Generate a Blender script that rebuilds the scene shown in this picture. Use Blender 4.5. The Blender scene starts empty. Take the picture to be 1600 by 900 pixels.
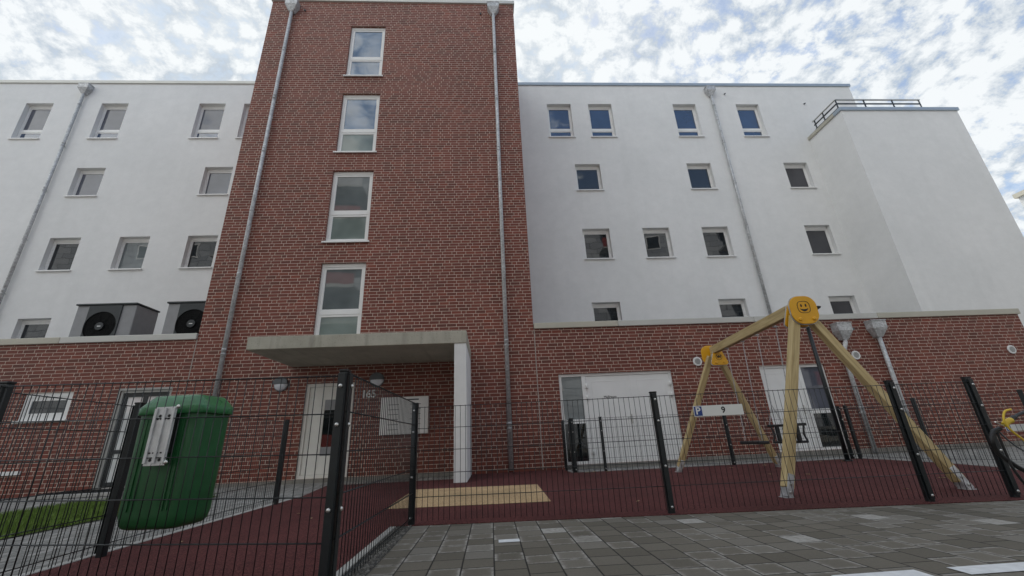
import bpy, bmesh, math, random
from mathutils import Vector, Matrix
random.seed(7)
sc = bpy.context.scene
COL = sc.collection
rad = math.radians

# ------------------------------------------------------------------ materials
def new_mat(name):
    m = bpy.data.materials.new(name); m.use_nodes = True
    nt = m.node_tree; nt.nodes.clear()
    out = nt.nodes.new('ShaderNodeOutputMaterial')
    b = nt.nodes.new('ShaderNodeBsdfPrincipled')
    nt.links.new(b.outputs[0], out.inputs[0])
    return m, nt, b
def N(nt, t, **kw):
    n = nt.nodes.new(t)
    for k, v in kw.items():
        if k.startswith('i_'):
            n.inputs[k[2:].replace('_', ' ')].default_value = v
        else: setattr(n, k, v)
    return n
def L(nt, a, b): nt.links.new(a, b)
def ramp(nt, src, stops):
    r = nt.nodes.new('ShaderNodeValToRGB')
    e = r.color_ramp.elements
    while len(e) < len(stops): e.new(0.5)
    for i, (p, c) in enumerate(stops):
        e[i].position = p
        e[i].color = (c[0], c[1], c[2], 1) if hasattr(c, '__len__') else (c, c, c, 1)
    L(nt, src, r.inputs[0]); return r.outputs[0]
def math_(nt, op, a, b=None, c=None):
    n = nt.nodes.new('ShaderNodeMath'); n.operation = op
    for i, v in enumerate((a, b, c)):
        if v is None: continue
        if isinstance(v, (int, float)): n.inputs[i].default_value = v
        else: L(nt, v, n.inputs[i])
    return n.outputs[0]
def mixc(nt, fac, a, b, mode='MIX'):
    n = nt.nodes.new('ShaderNodeMix'); n.data_type = 'RGBA'; n.blend_type = mode
    for i, v in ((0, fac), (6, a), (7, b)):
        if isinstance(v, (int, float)): n.inputs[i].default_value = v
        elif isinstance(v, tuple): n.inputs[i].default_value = (*v[:3], 1)
        else: L(nt, v, n.inputs[i])
    return n.outputs[2]
def bump(nt, b, h, strength=.3, dist=.01):
    n = N(nt, 'ShaderNodeBump'); n.inputs['Strength'].default_value = strength; n.inputs['Distance'].default_value = dist
    L(nt, h, n.inputs['Height']); L(nt, n.outputs[0], b.inputs['Normal'])
def uvn(nt): return nt.nodes.new('ShaderNodeTexCoord').outputs['UV']
def objn(nt): return nt.nodes.new('ShaderNodeTexCoord').outputs['Object']
def noise(nt, vec, scale, detail=4, rough=.55, dist=0.):
    n = N(nt, 'ShaderNodeTexNoise'); n.inputs['Scale'].default_value = scale
    n.inputs['Detail'].default_value = detail; n.inputs['Roughness'].default_value = rough
    n.inputs['Distortion'].default_value = dist
    L(nt, vec, n.inputs['Vector']); return n.outputs['Fac']

def simple(name, col, rough=.5, metal=0., var=.12, scale=6., bmp=0., bscale=60., spec=None):
    m, nt, b = new_mat(name)
    v = objn(nt)
    f = noise(nt, v, scale)
    d = tuple(c*(1-var) for c in col); l = tuple(min(1, c*(1+var)) for c in col)
    L(nt, ramp(nt, f, [(.3, d), (.7, l)]), b.inputs['Base Color'])
    b.inputs['Roughness'].default_value = rough; b.inputs['Metallic'].default_value = metal
    r2 = noise(nt, v, scale*3)
    L(nt, math_(nt, 'MULTIPLY_ADD', r2, .2, rough-.1), b.inputs['Roughness'])
    if spec is not None: b.inputs['Specular IOR Level'].default_value = spec
    if bmp: bump(nt, b, noise(nt, v, bscale, 5), bmp, .01)
    return m

def brick_mat():
    m, nt, b = new_mat('clinker_brick')
    uv = uvn(nt)
    W, Hh, J, PER = .2525, .0855, .0054, 4.5
    w = N(nt, 'ShaderNodeTexNoise'); w.inputs['Scale'].default_value = 9; L(nt, uv, w.inputs['Vector'])
    mp = N(nt, 'ShaderNodeVectorMath', operation='MULTIPLY_ADD')
    L(nt, w.outputs['Color'], mp.inputs[0]); mp.inputs[1].default_value = (.007, .005, 0); L(nt, uv, mp.inputs[2])
    sp = N(nt, 'ShaderNodeSeparateXYZ'); L(nt, mp.outputs[0], sp.inputs[0])
    v = math_(nt, 'DIVIDE', sp.outputs[1], Hh); row = math_(nt, 'FLOOR', v); fv = math_(nt, 'FRACT', v)
    wr = N(nt, 'ShaderNodeTexWhiteNoise', noise_dimensions='1D'); L(nt, row, wr.inputs['W'])
    off = math_(nt, 'ADD', math_(nt, 'MULTIPLY', math_(nt, 'FLOOR', math_(nt, 'MULTIPLY', wr.outputs['Value'], 9)), .5), math_(nt, 'MULTIPLY', math_(nt, 'FRACT', math_(nt, 'MULTIPLY', row, .5)), .5))
    u = math_(nt, 'ADD', math_(nt, 'DIVIDE', sp.outputs[0], W), off)
    grp = math_(nt, 'FLOOR', math_(nt, 'DIVIDE', u, PER)); t = math_(nt, 'SUBTRACT', u, math_(nt, 'MULTIPLY', grp, PER))
    ft = math_(nt, 'FLOOR', t); fr = math_(nt, 'SUBTRACT', t, ft)
    wid = math_(nt, 'SUBTRACT', 1, math_(nt, 'MULTIPLY', math_(nt, 'GREATER_THAN', ft, 3.5), .5))   # every ninth half is a header
    du = math_(nt, 'MULTIPLY', math_(nt, 'MINIMUM', fr, math_(nt, 'SUBTRACT', wid, fr)), W)
    dv = math_(nt, 'MULTIPLY', math_(nt, 'MINIMUM', fv, math_(nt, 'SUBTRACT', 1, fv)), Hh)
    d = math_(nt, 'MINIMUM', du, dv)
    FAC = ramp(nt, math_(nt, 'DIVIDE', d, .01), [(.40, 1), (.56, 0)])
    cid = N(nt, 'ShaderNodeCombineXYZ'); L(nt, math_(nt, 'ADD', math_(nt, 'MULTIPLY', grp, 5), ft), cid.inputs[0]); L(nt, row, cid.inputs[1])
    wb = N(nt, 'ShaderNodeTexWhiteNoise', noise_dimensions='2D'); L(nt, cid.outputs[0], wb.inputs['Vector'])
    c = ramp(nt, wb.outputs['Value'], [(0, (.130, .044, .033)), (.25, (.170, .049, .036)), (.7, (.196, .055, .039)), (.92, (.215, .062, .043)), (1, (.24, .060, .038))])
    c = mixc(nt, math_(nt, 'MULTIPLY', noise(nt, uv, 30, 5), .30), c, (.125, .044, .033))
    big = ramp(nt, noise(nt, uv, .45, 5, .6), [(.28, .80), (.72, 1.14)])
    c = mixc(nt, 1., c, big, 'MULTIPLY')
    mort = ramp(nt, noise(nt, uv, 5, 4), [(.3, (.50, .42, .35)), (.7, (.68, .58, .49))])
    L(nt, mixc(nt, FAC, c, mort), b.inputs['Base Color'])
    L(nt, math_(nt, 'MULTIPLY_ADD', FAC, .25, .62), b.inputs['Roughness'])
    h = math_(nt, 'SUBTRACT', math_(nt, 'MULTIPLY', noise(nt, uv, 60, 3), .35), FAC)
    b.inputs['Specular IOR Level'].default_value = .3
    bump(nt, b, h, .5, .006)
    return m

def plaster_mat():
    m, nt, b = new_mat('white_render')
    uv = uvn(nt)
    c = ramp(nt, noise(nt, uv, .5, 5, .6), [(.3, (.735, .74, .735)), (.72, (.80, .80, .795))])
    st = N(nt, 'ShaderNodeMapping'); st.inputs['Scale'].default_value = (2.2, .12, 1); L(nt, uv, st.inputs[0])
    c = mixc(nt, math_(nt, 'MULTIPLY', ramp(nt, noise(nt, st.outputs[0], 1, 4), [(.5, 0), (.8, 1)]), .16), c, (.56, .57, .56))
    tr = N(nt, 'ShaderNodeTexNoise'); tr.inputs['Scale'].default_value = 3.2; tr.inputs['Detail'].default_value = 8; tr.inputs['Roughness'].default_value = .7; L(nt, uv, tr.inputs['Vector'])
    c = mixc(nt, 1., c, ramp(nt, tr.outputs['Fac'], [(.3, .955), (.7, 1.03)]), 'MULTIPLY')
    L(nt, c, b.inputs['Base Color']); b.inputs['Roughness'].default_value = .9
    b.inputs['Specular IOR Level'].default_value = .2
    bump(nt, b, noise(nt, uv, 220, 3), .25, .004)
    return m

def concrete_mat(name, c0, c1, streak=True):
    m, nt, b = new_mat(name)
    v = objn(nt); uv = uvn(nt)
    c = ramp(nt, noise(nt, v, 2.2, 6, .65), [(.3, c0), (.7, c1)])
    if streak:
        st = N(nt, 'ShaderNodeMapping'); st.inputs['Scale'].default_value = (6, .6, 1); L(nt, uv, st.inputs[0])
        c = mixc(nt, math_(nt, 'MULTIPLY', ramp(nt, noise(nt, st.outputs[0], 1, 5), [(.52, 0), (.75, 1)]), .45), c, tuple(x*.45 for x in c0))
    pits = ramp(nt, noise(nt, v, 45, 2), [(.28, .55), (.36, 1)])
    c = mixc(nt, 1., c, pits, 'MULTIPLY')
    L(nt, c, b.inputs['Base Color']); b.inputs['Roughness'].default_value = .85
    bump(nt, b, noise(nt, v, 40, 5), .25, .006)
    return m

def rubber_mat(name, c0, c1, c2):
    m, nt, b = new_mat(name)
    v = objn(nt)
    vo = N(nt, 'ShaderNodeTexVoronoi'); vo.inputs['Scale'].default_value = 140; L(nt, v, vo.inputs['Vector'])
    wn = N(nt, 'ShaderNodeSeparateColor'); L(nt, vo.outputs['Color'], wn.inputs[0])
    c = ramp(nt, wn.outputs[0], [(.0, c0), (.55, c1), (.95, c2)])
    c = mixc(nt, 1., c, ramp(nt, noise(nt, v, .9, 5, .6), [(.3, .72), (.7, 1.18)]), 'MULTIPLY')
    c = mixc(nt, ramp(nt, noise(nt, v, 11, 6, .75), [(.62, 0), (.72, .5)]), c, tuple(x*.45 for x in c0))
    L(nt, c, b.inputs['Base Color']); b.inputs['Roughness'].default_value = .95
    b.inputs['Specular IOR Level'].default_value = .2
    bump(nt, b, vo.outputs['Distance'], .5, .004)
    return m

def paver_mat(name, w, h, tones, chalk=.0, rot=0., gap=.006, edge=None):
    """stack of columns, each with its own offset, every stone its own tone"""
    m, nt, b = new_mat(name)
    co = objn(nt)
    mp = N(nt, 'ShaderNodeMapping'); mp.inputs['Rotation'].default_value = (0, 0, rot); L(nt, co, mp.inputs[0])
    s = N(nt, 'ShaderNodeSeparateXYZ'); L(nt, mp.outputs[0], s.inputs[0])
    u = math_(nt, 'DIVIDE', s.outputs[0], w)
    cu = math_(nt, 'FLOOR', u); fu = math_(nt, 'FRACT', u)
    wn = N(nt, 'ShaderNodeTexWhiteNoise', noise_dimensions='1D'); L(nt, cu, wn.inputs['W'])
    v = math_(nt, 'ADD', math_(nt, 'DIVIDE', s.outputs[1], h), wn.outputs['Value'])
    cv = math_(nt, 'FLOOR', v); fv = math_(nt, 'FRACT', v)
    cb = N(nt, 'ShaderNodeCombineXYZ'); L(nt, cu, cb.inputs[0]); L(nt, cv, cb.inputs[1])
    w2 = N(nt, 'ShaderNodeTexWhiteNoise', noise_dimensions='2D'); L(nt, cb.outputs[0], w2.inputs['Vector'])
    rnd = w2.outputs['Value']; sc2 = N(nt, 'ShaderNodeSeparateColor'); L(nt, w2.outputs['Color'], sc2.inputs[0])
    du = math_(nt, 'MULTIPLY', math_(nt, 'MINIMUM', fu, math_(nt, 'SUBTRACT', 1, fu)), w)
    dv = math_(nt, 'MULTIPLY', math_(nt, 'MINIMUM', fv, math_(nt, 'SUBTRACT', 1, fv)), h)
    d = math_(nt, 'MINIMUM', du, dv)
    d = math_(nt, 'ADD', d, math_(nt, 'MULTIPLY_ADD', noise(nt, co, 25, 3), .004, -.002))
    joint = ramp(nt, math_(nt, 'DIVIDE', d, gap), [(.45, 0), (1., 1)])
    c = ramp(nt, rnd, tones)
    c = mixc(nt, 1., c, ramp(nt, noise(nt, co, 60, 6, .75), [(.25, .82), (.75, 1.16)]), 'MULTIPLY')
    c = mixc(nt, 1., c, ramp(nt, noise(nt, co, .7, 4), [(.3, .85), (.7, 1.1)]), 'MULTIPLY')
    if chalk:
        # lime bloom: rim and patches on some of the stones only
        sel = ramp(nt, sc2.outputs[1], [(1-chalk, 0), (1-chalk+.06, 1)])
        rim = ramp(nt, math_(nt, 'DIVIDE', d, .05), [(.0, 1), (.22, .85), (.5, .16), (.9, .02)])
        pat = ramp(nt, noise(nt, co, 22, 6, .7), [(.38, .1), (.58, 1)])
        f = math_(nt, 'MULTIPLY', math_(nt, 'MULTIPLY', sel, rim), math_(nt, 'MULTIPLY', pat, .95))
        c = mixc(nt, f, c, (.36, .345, .32))
        sel2 = ramp(nt, sc2.outputs[2], [(.972, 0), (.976, 1)])
        pat2 = ramp(nt, noise(nt, co, 24, 8, .75), [(.32, .35), (.60, 1)])
        c = mixc(nt, math_(nt, 'MULTIPLY', math_(nt, 'MULTIPLY', sel2, pat2), .85), c, (.42, .41, .385))
    c = mixc(nt, joint, (.022, .021, .019), c)
    L(nt, c, b.inputs['Base Color'])
    b.inputs['Roughness'].default_value = .85; b.inputs['Specular IOR Level'].default_value = .3
    hh = math_(nt, 'ADD', math_(nt, 'MULTIPLY', joint, .8), math_(nt, 'MULTIPLY', noise(nt, co, 90, 4), .25))
    bump(nt, b, hh, .6, .006)
    return m

def glass_mat(name, col=(.012, .016, .020), ior=1.75, wav=.012):
    m, nt, b = new_mat(name)
    b.inputs['Base Color'].default_value = (*col, 1)
    b.inputs['Roughness'].default_value = .015; b.inputs['IOR'].default_value = ior
    v = objn(nt)
    L(nt, ramp(nt, noise(nt, v, 1.3, 2), [(.3, tuple(c*.8 for c in col)), (.7, tuple(c*1.2 for c in col))]), b.inputs['Base Color'])
    bump(nt, b, noise(nt, v, 1.6, 1), wav*8, .02)
    return m

def wood_mat():
    m, nt, b = new_mat('impregnated_timber')
    uv = uvn(nt)
    st = N(nt, 'ShaderNodeMapping'); st.inputs['Scale'].default_value = (1, 1, 1); L(nt, uv, st.inputs[0])
    g = noise(nt, st.outputs[0], 1.6, 6, .6, 1.2)
    c = ramp(nt, g, [(.28, (.33, .24, .11)), (.5, (.49, .38, .19)), (.72, (.60, .49, .27))])
    k = N(nt, 'ShaderNodeTexVoronoi'); k.inputs['Scale'].default_value = .55; L(nt, uv, k.inputs['Vector'])
    c = mixc(nt, ramp(nt, k.outputs['Distance'], [(.03, .8), (.075, 0)]), c, (.09, .055, .025))
    L(nt, c, b.inputs['Base Color']); b.inputs['Roughness'].default_value = .75
    bump(nt, b, g, .25, .004)
    return m

def zinc_mat(name='galvanised_zinc', base=(.53, .54, .55)):
    m, nt, b = new_mat(name)
    v = objn(nt)
    vo = N(nt, 'ShaderNodeTexVoronoi'); vo.inputs['Scale'].default_value = 26; L(nt, v, vo.inputs['Vector'])
    s = N(nt, 'ShaderNodeSeparateColor'); L(nt, vo.outputs['Color'], s.inputs[0])
    c = ramp(nt, s.outputs[0], [(0, tuple(x*.72 for x in base)), (1, tuple(x*1.15 for x in base))])
    c = mixc(nt, 1., c, ramp(nt, noise(nt, v, 3, 5), [(.3, .75), (.7, 1.1)]), 'MULTIPLY')
    L(nt, c, b.inputs['Base Color']); b.inputs['Metallic'].default_value = .22
    L(nt, math_(nt, 'MULTIPLY_ADD', s.outputs[1], .2, .34), b.inputs['Roughness'])
    return m

M = {}
M['brick'] = brick_mat()
M['plaster'] = plaster_mat()
M['concrete'] = concrete_mat('fair_faced_concrete', (.36, .345, .285), (.48, .46, .39))
M['kerb'] = concrete_mat('kerb_concrete', (.30, .30, .28), (.42, .41, .39), False)
M['plinth'] = concrete_mat('plinth_concrete', (.17, .16, .145), (.27, .26, .235))
M['rubber'] = rubber_mat('red_rubber_granulate', (.036, .012, .012), (.086, .025, .025), (.150, .050, .046))
M['sand'] = rubber_mat('beige_rubber_granulate', (.26, .17, .085), (.45, .31, .17), (.60, .45, .28))
M['pavers'] = paver_mat('parking_pavers', .19, .19, [(0, (.112, .101, .081)), (.4, (.134, .121, .098)), (.8, (.155, .141, .116)), (1, (.185, .173, .150))], chalk=.46, rot=rad(0))
M['path'] = paver_mat('path_pavers', .20, .10, [(0, (.20, .20, .19)), (.6, (.27, .265, .25)), (1, (.33, .325, .31))], rot=rad(90), gap=.005)
M['white_pvc'] = simple('white_plastic_frame', (.78, .78, .77), .35, var=.03)
M['white_metal'] = simple('white_coated_metal', (.79, .79, .78), .4, var=.05)
M['door_white'] = simple('white_door_leaf', (.78, .785, .78), .42, var=.04, scale=2)
M['offwhite'] = simple('aged_white_door', (.75, .74, .70), .45, var=.05, scale=2)
M['white_wall'] = simple('white_painted_concrete', (.74, .745, .74), .8, var=.05, scale=3, bmp=.15)
M['glass'] = glass_mat('window_glass')
M['glass_blue'] = glass_mat('sky_tinted_glass', (.022, .050, .115), 2.1)  # blue of the reflected sky is put into the base colour
M['glass_sky'] = glass_mat('pale_sky_tinted_glass', (.085, .14, .23), 1.9)  # pale sky reflection tinted into the pane colour
M['glass_screen'] = glass_mat('glass_over_dark_screen', (.062, .062, .070), 1.5)
M['glass_blind'] = glass_mat('glass_over_grey_screen', (.105, .112, .140), 1.6)
M['glass_milk'] = glass_mat('frosted_glass', (.19, .23, .215), 1.6)
M['glass_pale'] = glass_mat('glass_over_pale_room', (.13, .15, .155), 1.8)
M['glass_white'] = glass_mat('white_door_glass', (.66, .68, .67), 1.6)  # pane with a near-white base colour
M['glass_dark'] = glass_mat('dark_door_glass', (.010, .013, .014), 1.7)
M['zinc'] = zinc_mat()
M['cap'] = simple('parapet_sheet', (.52, .52, .49), .42, .25, var=.05, scale=1.2)
M['cap_beige'] = simple('beige_parapet_sheet', (.46, .44, .37), .45, .2, var=.05, scale=1.5)
M['cap_blue'] = simple('blue_grey_parapet_sheet', (.36, .42, .48), .38, .3, var=.05, scale=1.2)
M['fence'] = simple('anthracite_powder_coat', (.008, .012, .014), .42, .0, var=.25, scale=30, bmp=.05)
M['steel'] = simple('polished_bolt_steel', (.62, .62, .60), .28, .9, var=.1, scale=80)
def bin_mat(name, col, rough):
    m, nt, b = new_mat(name); v = objn(nt)
    c = ramp(nt, noise(nt, v, 7, 5, .6), [(.3, tuple(x*.82 for x in col)), (.7, tuple(x*1.18 for x in col))])
    st = N(nt, 'ShaderNodeMapping'); st.inputs['Scale'].default_value = (38, 38, 2.2); L(nt, v, st.inputs[0])
    c = mixc(nt, ramp(nt, noise(nt, st.outputs[0], 1, 5, .7), [(.60, 0), (.72, .32)]), c, (.10, .14, .10))
    c = mixc(nt, ramp(nt, noise(nt, v, 26, 6, .8), [(.66, 0), (.74, .5)]), c, (.06, .065, .045))
    L(nt, c, b.inputs['Base Color']); L(nt, math_(nt, 'MULTIPLY_ADD', noise(nt, v, 16, 5), .3, rough-.12), b.inputs['Roughness'])
    bump(nt, b, noise(nt, v, 160, 3), .08, .002); return m
M['bin'] = bin_mat('green_bin_plastic', (.016, .105, .034), .36)
M['bin_lid'] = bin_mat('green_lid_plastic', (.028, .155, .054), .27)  # lighter than the body: light falling on the top is put into the colour
M['bracket'] = simple('bracket_sheet', (.60, .62, .63), .36, .3, var=.16, scale=14)
M['wood'] = wood_mat()
M['yellow'] = simple('yellow_panel_plastic', (.76, .39, .014), .38, var=.06, scale=7)
M['yellow_cable'] = simple('yellow_cable_sleeve', (.72, .50, .04), .45, var=.1)
M['black'] = simple('black_rubber', (.012, .012, .013), .5, var=.3)
M['ink'] = simple('black_print', (.012, .012, .014), .6, var=.1)
M['grey_body'] = simple('grey_coated_sheet', (.26, .265, .275), .45, .1, var=.06)
M['dark_body'] = simple('anthracite_sheet', (.030, .036, .040), .45, .1, var=.1)
M['fan'] = simple('black_fan_plastic', (.004, .0045, .005), .7, var=.2, spec=.15)
M['lamp_dome'] = simple('opal_lamp_glass', (.66, .68, .74), .25, var=.02)
M['lamp_dark'] = simple('dark_lamp_shield', (.10, .11, .12), .5, var=.1)
M['sign_white'] = simple('sign_white', (.72, .73, .71), .4, var=.05)
M['sign_blue'] = simple('sign_blue', (.012, .045, .22), .4, var=.05)
M['paint_white'] = simple('road_paint_white', (.66, .68, .70), .7, var=.12, scale=18)
M['leaf'] = simple('dry_leaf', (.30, .22, .12), .8, var=.5, scale=3)
M['grass'] = simple('lawn_blade', (.125, .205, .030), .7, var=.35, scale=4)
M['soil'] = simple('lawn_soil', (.060, .075, .022), .95, var=.4, scale=12)
M['gravel'] = simple('dark_gravel', (.045, .043, .040), .95, var=.6, scale=70, bmp=.8, bscale=80)
M['pebble'] = simple('pebble_stone', (.13, .125, .115), .9, var=.6, scale=20)
M['door_dark'] = simple('anthracite_door_frame', (.022, .026, .028), .4, var=.1)
M['frame_grey'] = simple('grey_outer_frame', (.36, .36, .34), .5, var=.08)
M['opp_red'] = simple('red_balcony_panel', (.22, .03, .025), .7, var=.2, scale=.6)
def clad():
    m, nt, b = new_mat('pale_cladding_opposite'); v = uvn(nt)
    br = N(nt, 'ShaderNodeTexBrick', offset=.5); L(nt, v, br.inputs['Vector'])
    br.inputs['Scale'].default_value = 1; br.inputs['Brick Width'].default_value = 1.5; br.inputs['Row Height'].default_value = .62; br.inputs['Mortar Size'].default_value = .02
    br.inputs['Color1'].default_value = (.26, .275, .295, 1); br.inputs['Color2'].default_value = (.40, .415, .43, 1); br.inputs['Mortar'].default_value = (.06, .06, .065, 1)
    L(nt, br.outputs['Color'], b.inputs['Base Color']); b.inputs['Roughness'].default_value = .8
    return m
M['opp_wall'] = clad()
M['neigh'] = simple('neighbour_render', (.62, .63, .63), .9, var=.05)
M['joint'] = simple('expansion_joint', (.34, .32, .29), .9, var=.15)
M['roofing'] = simple('roof_membrane', (.20, .20, .20), .9, var=.2)

# ------------------------------------------------------------------ mesh builder
class MB:
    def __init__(s): s.v = []; s.f = []; s.mi = []; s.sm = []
    def face(s, pts, mi=0, sm=False):
        i = len(s.v); s.v += [tuple(p) for p in pts]; s.f.append(tuple(range(i, i+len(pts)))); s.mi.append(mi); s.sm.append(sm)
    def box(s, x0, x1, y0, y1, z0, z1, mi=0, mat=None):
        P = [Vector((x, y, z)) for z in (z0, z1) for y in (y0, y1) for x in (x0, x1)]
        if mat is not None: P = [mat @ p for p in P]
        i = len(s.v); s.v += [tuple(p) for p in P]
        for f in ((0, 2, 3, 1), (4, 5, 7, 6), (0, 1, 5, 4), (2, 6, 7, 3), (0, 4, 6, 2), (1, 3, 7, 5)):
            s.f.append(tuple(i+k for k in f)); s.mi.append(mi); s.sm.append(False)
        return s
    def bar(s, a, b, w, h=None, up=(0, 0, 1), mi=0):
        """square bar from a to b, w across, h along 'up'"""
        a = Vector(a); b = Vector(b); h = w if h is None else h
        d = (b-a).normalized(); u = Vector(up)
        if abs(d.dot(u)) > .98: u = Vector((0, 1, 0))
        r = d.cross(u).normalized(); u = r.cross(d).normalized()
        i = len(s.v)
        for p in (a, b):
            for sr, su in ((-1, -1), (1, -1), (1, 1), (-1, 1)):
                s.v.append(tuple(p + r*sr*w/2 + u*su*h/2))
        for f in ((0, 1, 5, 4), (1, 2, 6, 5), (2, 3, 7, 6), (3, 0, 4, 7), (3, 2, 1, 0), (4, 5, 6, 7)):
            s.f.append(tuple(i+k for k in f)); s.mi.append(mi); s.sm.append(False)
        return s
    def tube(s, pts, r, n=10, caps=True, mi=0):
        pts = [Vector(p) for p in pts]; rings = []
        rr = r if hasattr(r, '__len__') else [r]*len(pts)
        prev = None
        for k, p in enumerate(pts):
            d = (pts[min(k+1, len(pts)-1)] - pts[max(k-1, 0)]).normalized()
            if prev is None:
                u = Vector((0, 0, 1)) if abs(d.z) < .9 else Vector((1, 0, 0))
                u = (u - d*u.dot(d)).normalized()
            else: u = (prev - d*prev.dot(d)).normalized()
            prev = u; w = d.cross(u)
            i = len(s.v)
            for j in range(n):
                a = 2*math.pi*j/n
                s.v.append(tuple(p + (u*math.cos(a)+w*math.sin(a))*rr[k]))
            rings.append(i)
        for k in range(len(pts)-1):
            for j in range(n):
                a, b = rings[k], rings[k+1]
                s.f.append((a+j, a+(j+1) % n, b+(j+1) % n, b+j)); s.mi.append(mi); s.sm.append(True)
        if caps:
            s.f.append(tuple(rings[0]+j for j in reversed(range(n)))); s.mi.append(mi); s.sm.append(False)
            s.f.append(tuple(rings[-1]+j for j in range(n))); s.mi.append(mi); s.sm.append(False)
        return s
    def prism(s, poly, frame, t0, t1, mi=0):
        """poly 2D (u,v) in frame (origin, U, V); extruded along W=UxV from t0 to t1"""
        o, U, V = [Vector(q) for q in frame]; W = U.cross(V).normalized()
        i = len(s.v); n = len(poly)
        for t in (t0, t1):
            for u, v in poly: s.v.append(tuple(o+U*u+V*v+W*t))
        s.f.append(tuple(i+j for j in reversed(range(n)))); s.mi.append(mi); s.sm.append(False)
        s.f.append(tuple(i+n+j for j in range(n))); s.mi.append(mi); s.sm.append(False)
        for j in range(n):
            k = (j+1) % n
            s.f.append((i+j, i+k, i+n+k, i+n+j)); s.mi.append(mi); s.sm.append(False)
        return s
    def loft(s, rings, cap0=True, cap1=True, sm=True, mi=0):
        n = len(rings[0]); idx = []
        for r in rings:
            idx.append(len(s.v)); s.v += [tuple(p) for p in r]
        for a, b in zip(idx, idx[1:]):
            for j in range(n):
                s.f.append((a+j, a+(j+1) % n, b+(j+1) % n, b+j)); s.mi.append(mi); s.sm.append(sm)
        if cap0: s.f.append(tuple(idx[0]+j for j in reversed(range(n)))); s.mi.append(mi); s.sm.append(False)
        if cap1: s.f.append(tuple(idx[-1]+j for j in range(n))); s.mi.append(mi); s.sm.append(False)
        return s
    def build(s, name, mats, parent=None, bevel=0., along=False, recalc=True, seg=2):
        me = bpy.data.meshes.new(name)
        off = Vector((0, 0, 0))
        if parent is not None:
            r = parent
            while r.parent: r = r.parent
            off = Vector(r.location)
        me.from_pydata(s.v, [], s.f)
        mats = mats if isinstance(mats, (list, tuple)) else [mats]
        for m in mats: me.materials.append(m)
        for p, k, sm in zip(me.polygons, s.mi, s.sm): p.material_index = k; p.use_smooth = sm
        if recalc:
            bm = bmesh.new(); bm.from_mesh(me); bmesh.ops.recalc_face_normals(bm, faces=bm.faces); bm.to_mesh(me); bm.free()
        uvl = me.uv_layers.new(name='UVMap')
        for p in me.polygons:
            nx, ny, nz = (abs(c) for c in p.normal)
            for li in p.loop_indices:
                c = me.vertices[me.loops[li].vertex_index].co
                if ny >= nx and ny >= nz*.99: uvl.data[li].uv = (c.x, c.z)
                elif nx >= nz: uvl.data[li].uv = (c.y+.11, c.z)
                else: uvl.data[li].uv = (c.y if along else c.x, c.y if not along else c.x)
        if off.length: me.transform(Matrix.Translation(-off))
        o = bpy.data.objects.new(name, me); COL.objects.link(o)
        if parent is not None: o.parent = parent
        if bevel:
            b = o.modifiers.new('bevel', 'BEVEL'); b.width = bevel; b.segments = seg; b.limit_method = 'ANGLE'; b.angle_limit = rad(40)
        return o

def tag(o, label=None, cat=None, group=None, kind=None):
    if label: o['label'] = label
    if cat: o['category'] = cat
    if group: o['group'] = group
    if kind: o['kind'] = kind
    return o
def thing(name, label, cat, loc=(0, 0, 0), group=None):
    o = bpy.data.objects.new(name, None); COL.objects.link(o); o.location = loc
    o.empty_display_size = .2
    return tag(o, label, cat, group)
def structure(o): return tag(o, kind='structure')
def copy_tree(o, parent=None):
    c = o.copy(); COL.objects.link(c)
    if parent is not None: c.parent = parent
    for ch in [q for q in bpy.data.objects if q.parent == o]: copy_tree(ch, c)
    return c
def text_mesh(body, size, name, mat, parent, origin, U, V, depth=.004, bold=0.):
    cu = bpy.data.curves.new(name, 'FONT'); cu.body = body; cu.size = size; cu.extrude = depth/2; cu.align_x = 'CENTER'; cu.align_y = 'CENTER'
    cu.offset = bold
    tmp = bpy.data.objects.new('tmp', cu); COL.objects.link(tmp)
    dg = bpy.context.evaluated_depsgraph_get()
    me = bpy.data.meshes.new_from_object(tmp.evaluated_get(dg))
    bpy.data.objects.remove(tmp); bpy.data.curves.remove(cu)
    U = Vector(U).normalized(); V = Vector(V).normalized(); W = U.cross(V)
    off = Vector((0, 0, 0))
    if parent is not None:
        r = parent
        while r.parent: r = r.parent
        off = Vector(r.location)
    mt = Matrix(((U.x, V.x, W.x, origin[0]-off.x), (U.y, V.y, W.y, origin[1]-off.y), (U.z, V.z, W.z, origin[2]-off.z), (0, 0, 0, 1)))
    me.transform(mt); me.materials.clear(); me.materials.append(mat); me.name = name
    o = bpy.data.objects.new(name, me); COL.objects.link(o)
    if parent is not None: o.parent = parent
    return o

# ------------------------------------------------------------------ wall with openings
def wall_front(mb, x0, x1, z0, z1, y, holes, depth, mi=0):
    xs = sorted({x0, x1, *[h[0] for h in holes], *[h[1] for h in holes]}); xs = [x for x in xs if x0 <= x <= x1]
    zs = sorted({z0, z1, *[h[2] for h in holes], *[h[3] for h in holes]}); zs = [z for z in zs if z0 <= z <= z1]
    for a, b in zip(xs, xs[1:]):
        for c, d in zip(zs, zs[1:]):
            mx, mz = (a+b)/2, (c+d)/2
            if any(h[0] < mx < h[1] and h[2] < mz < h[3] for h in holes): continue
            mb.face([(a, y, c), (b, y, c), (b, y, d), (a, y, d)], mi)
    for (a, b, c, d) in holes:
        e = y+depth
        mb.face([(a, y, c), (a, y, d), (a, e, d), (a, e, c)], mi)
        mb.face([(b, y, c), (b, e, c), (b, e, d), (b, y, d)], mi)
        mb.face([(a, y, d), (b, y, d), (b, e, d), (a, e, d)], mi)
        mb.face([(a, y, c), (a, e, c), (b, e, c), (b, y, c)], mi)

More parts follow.
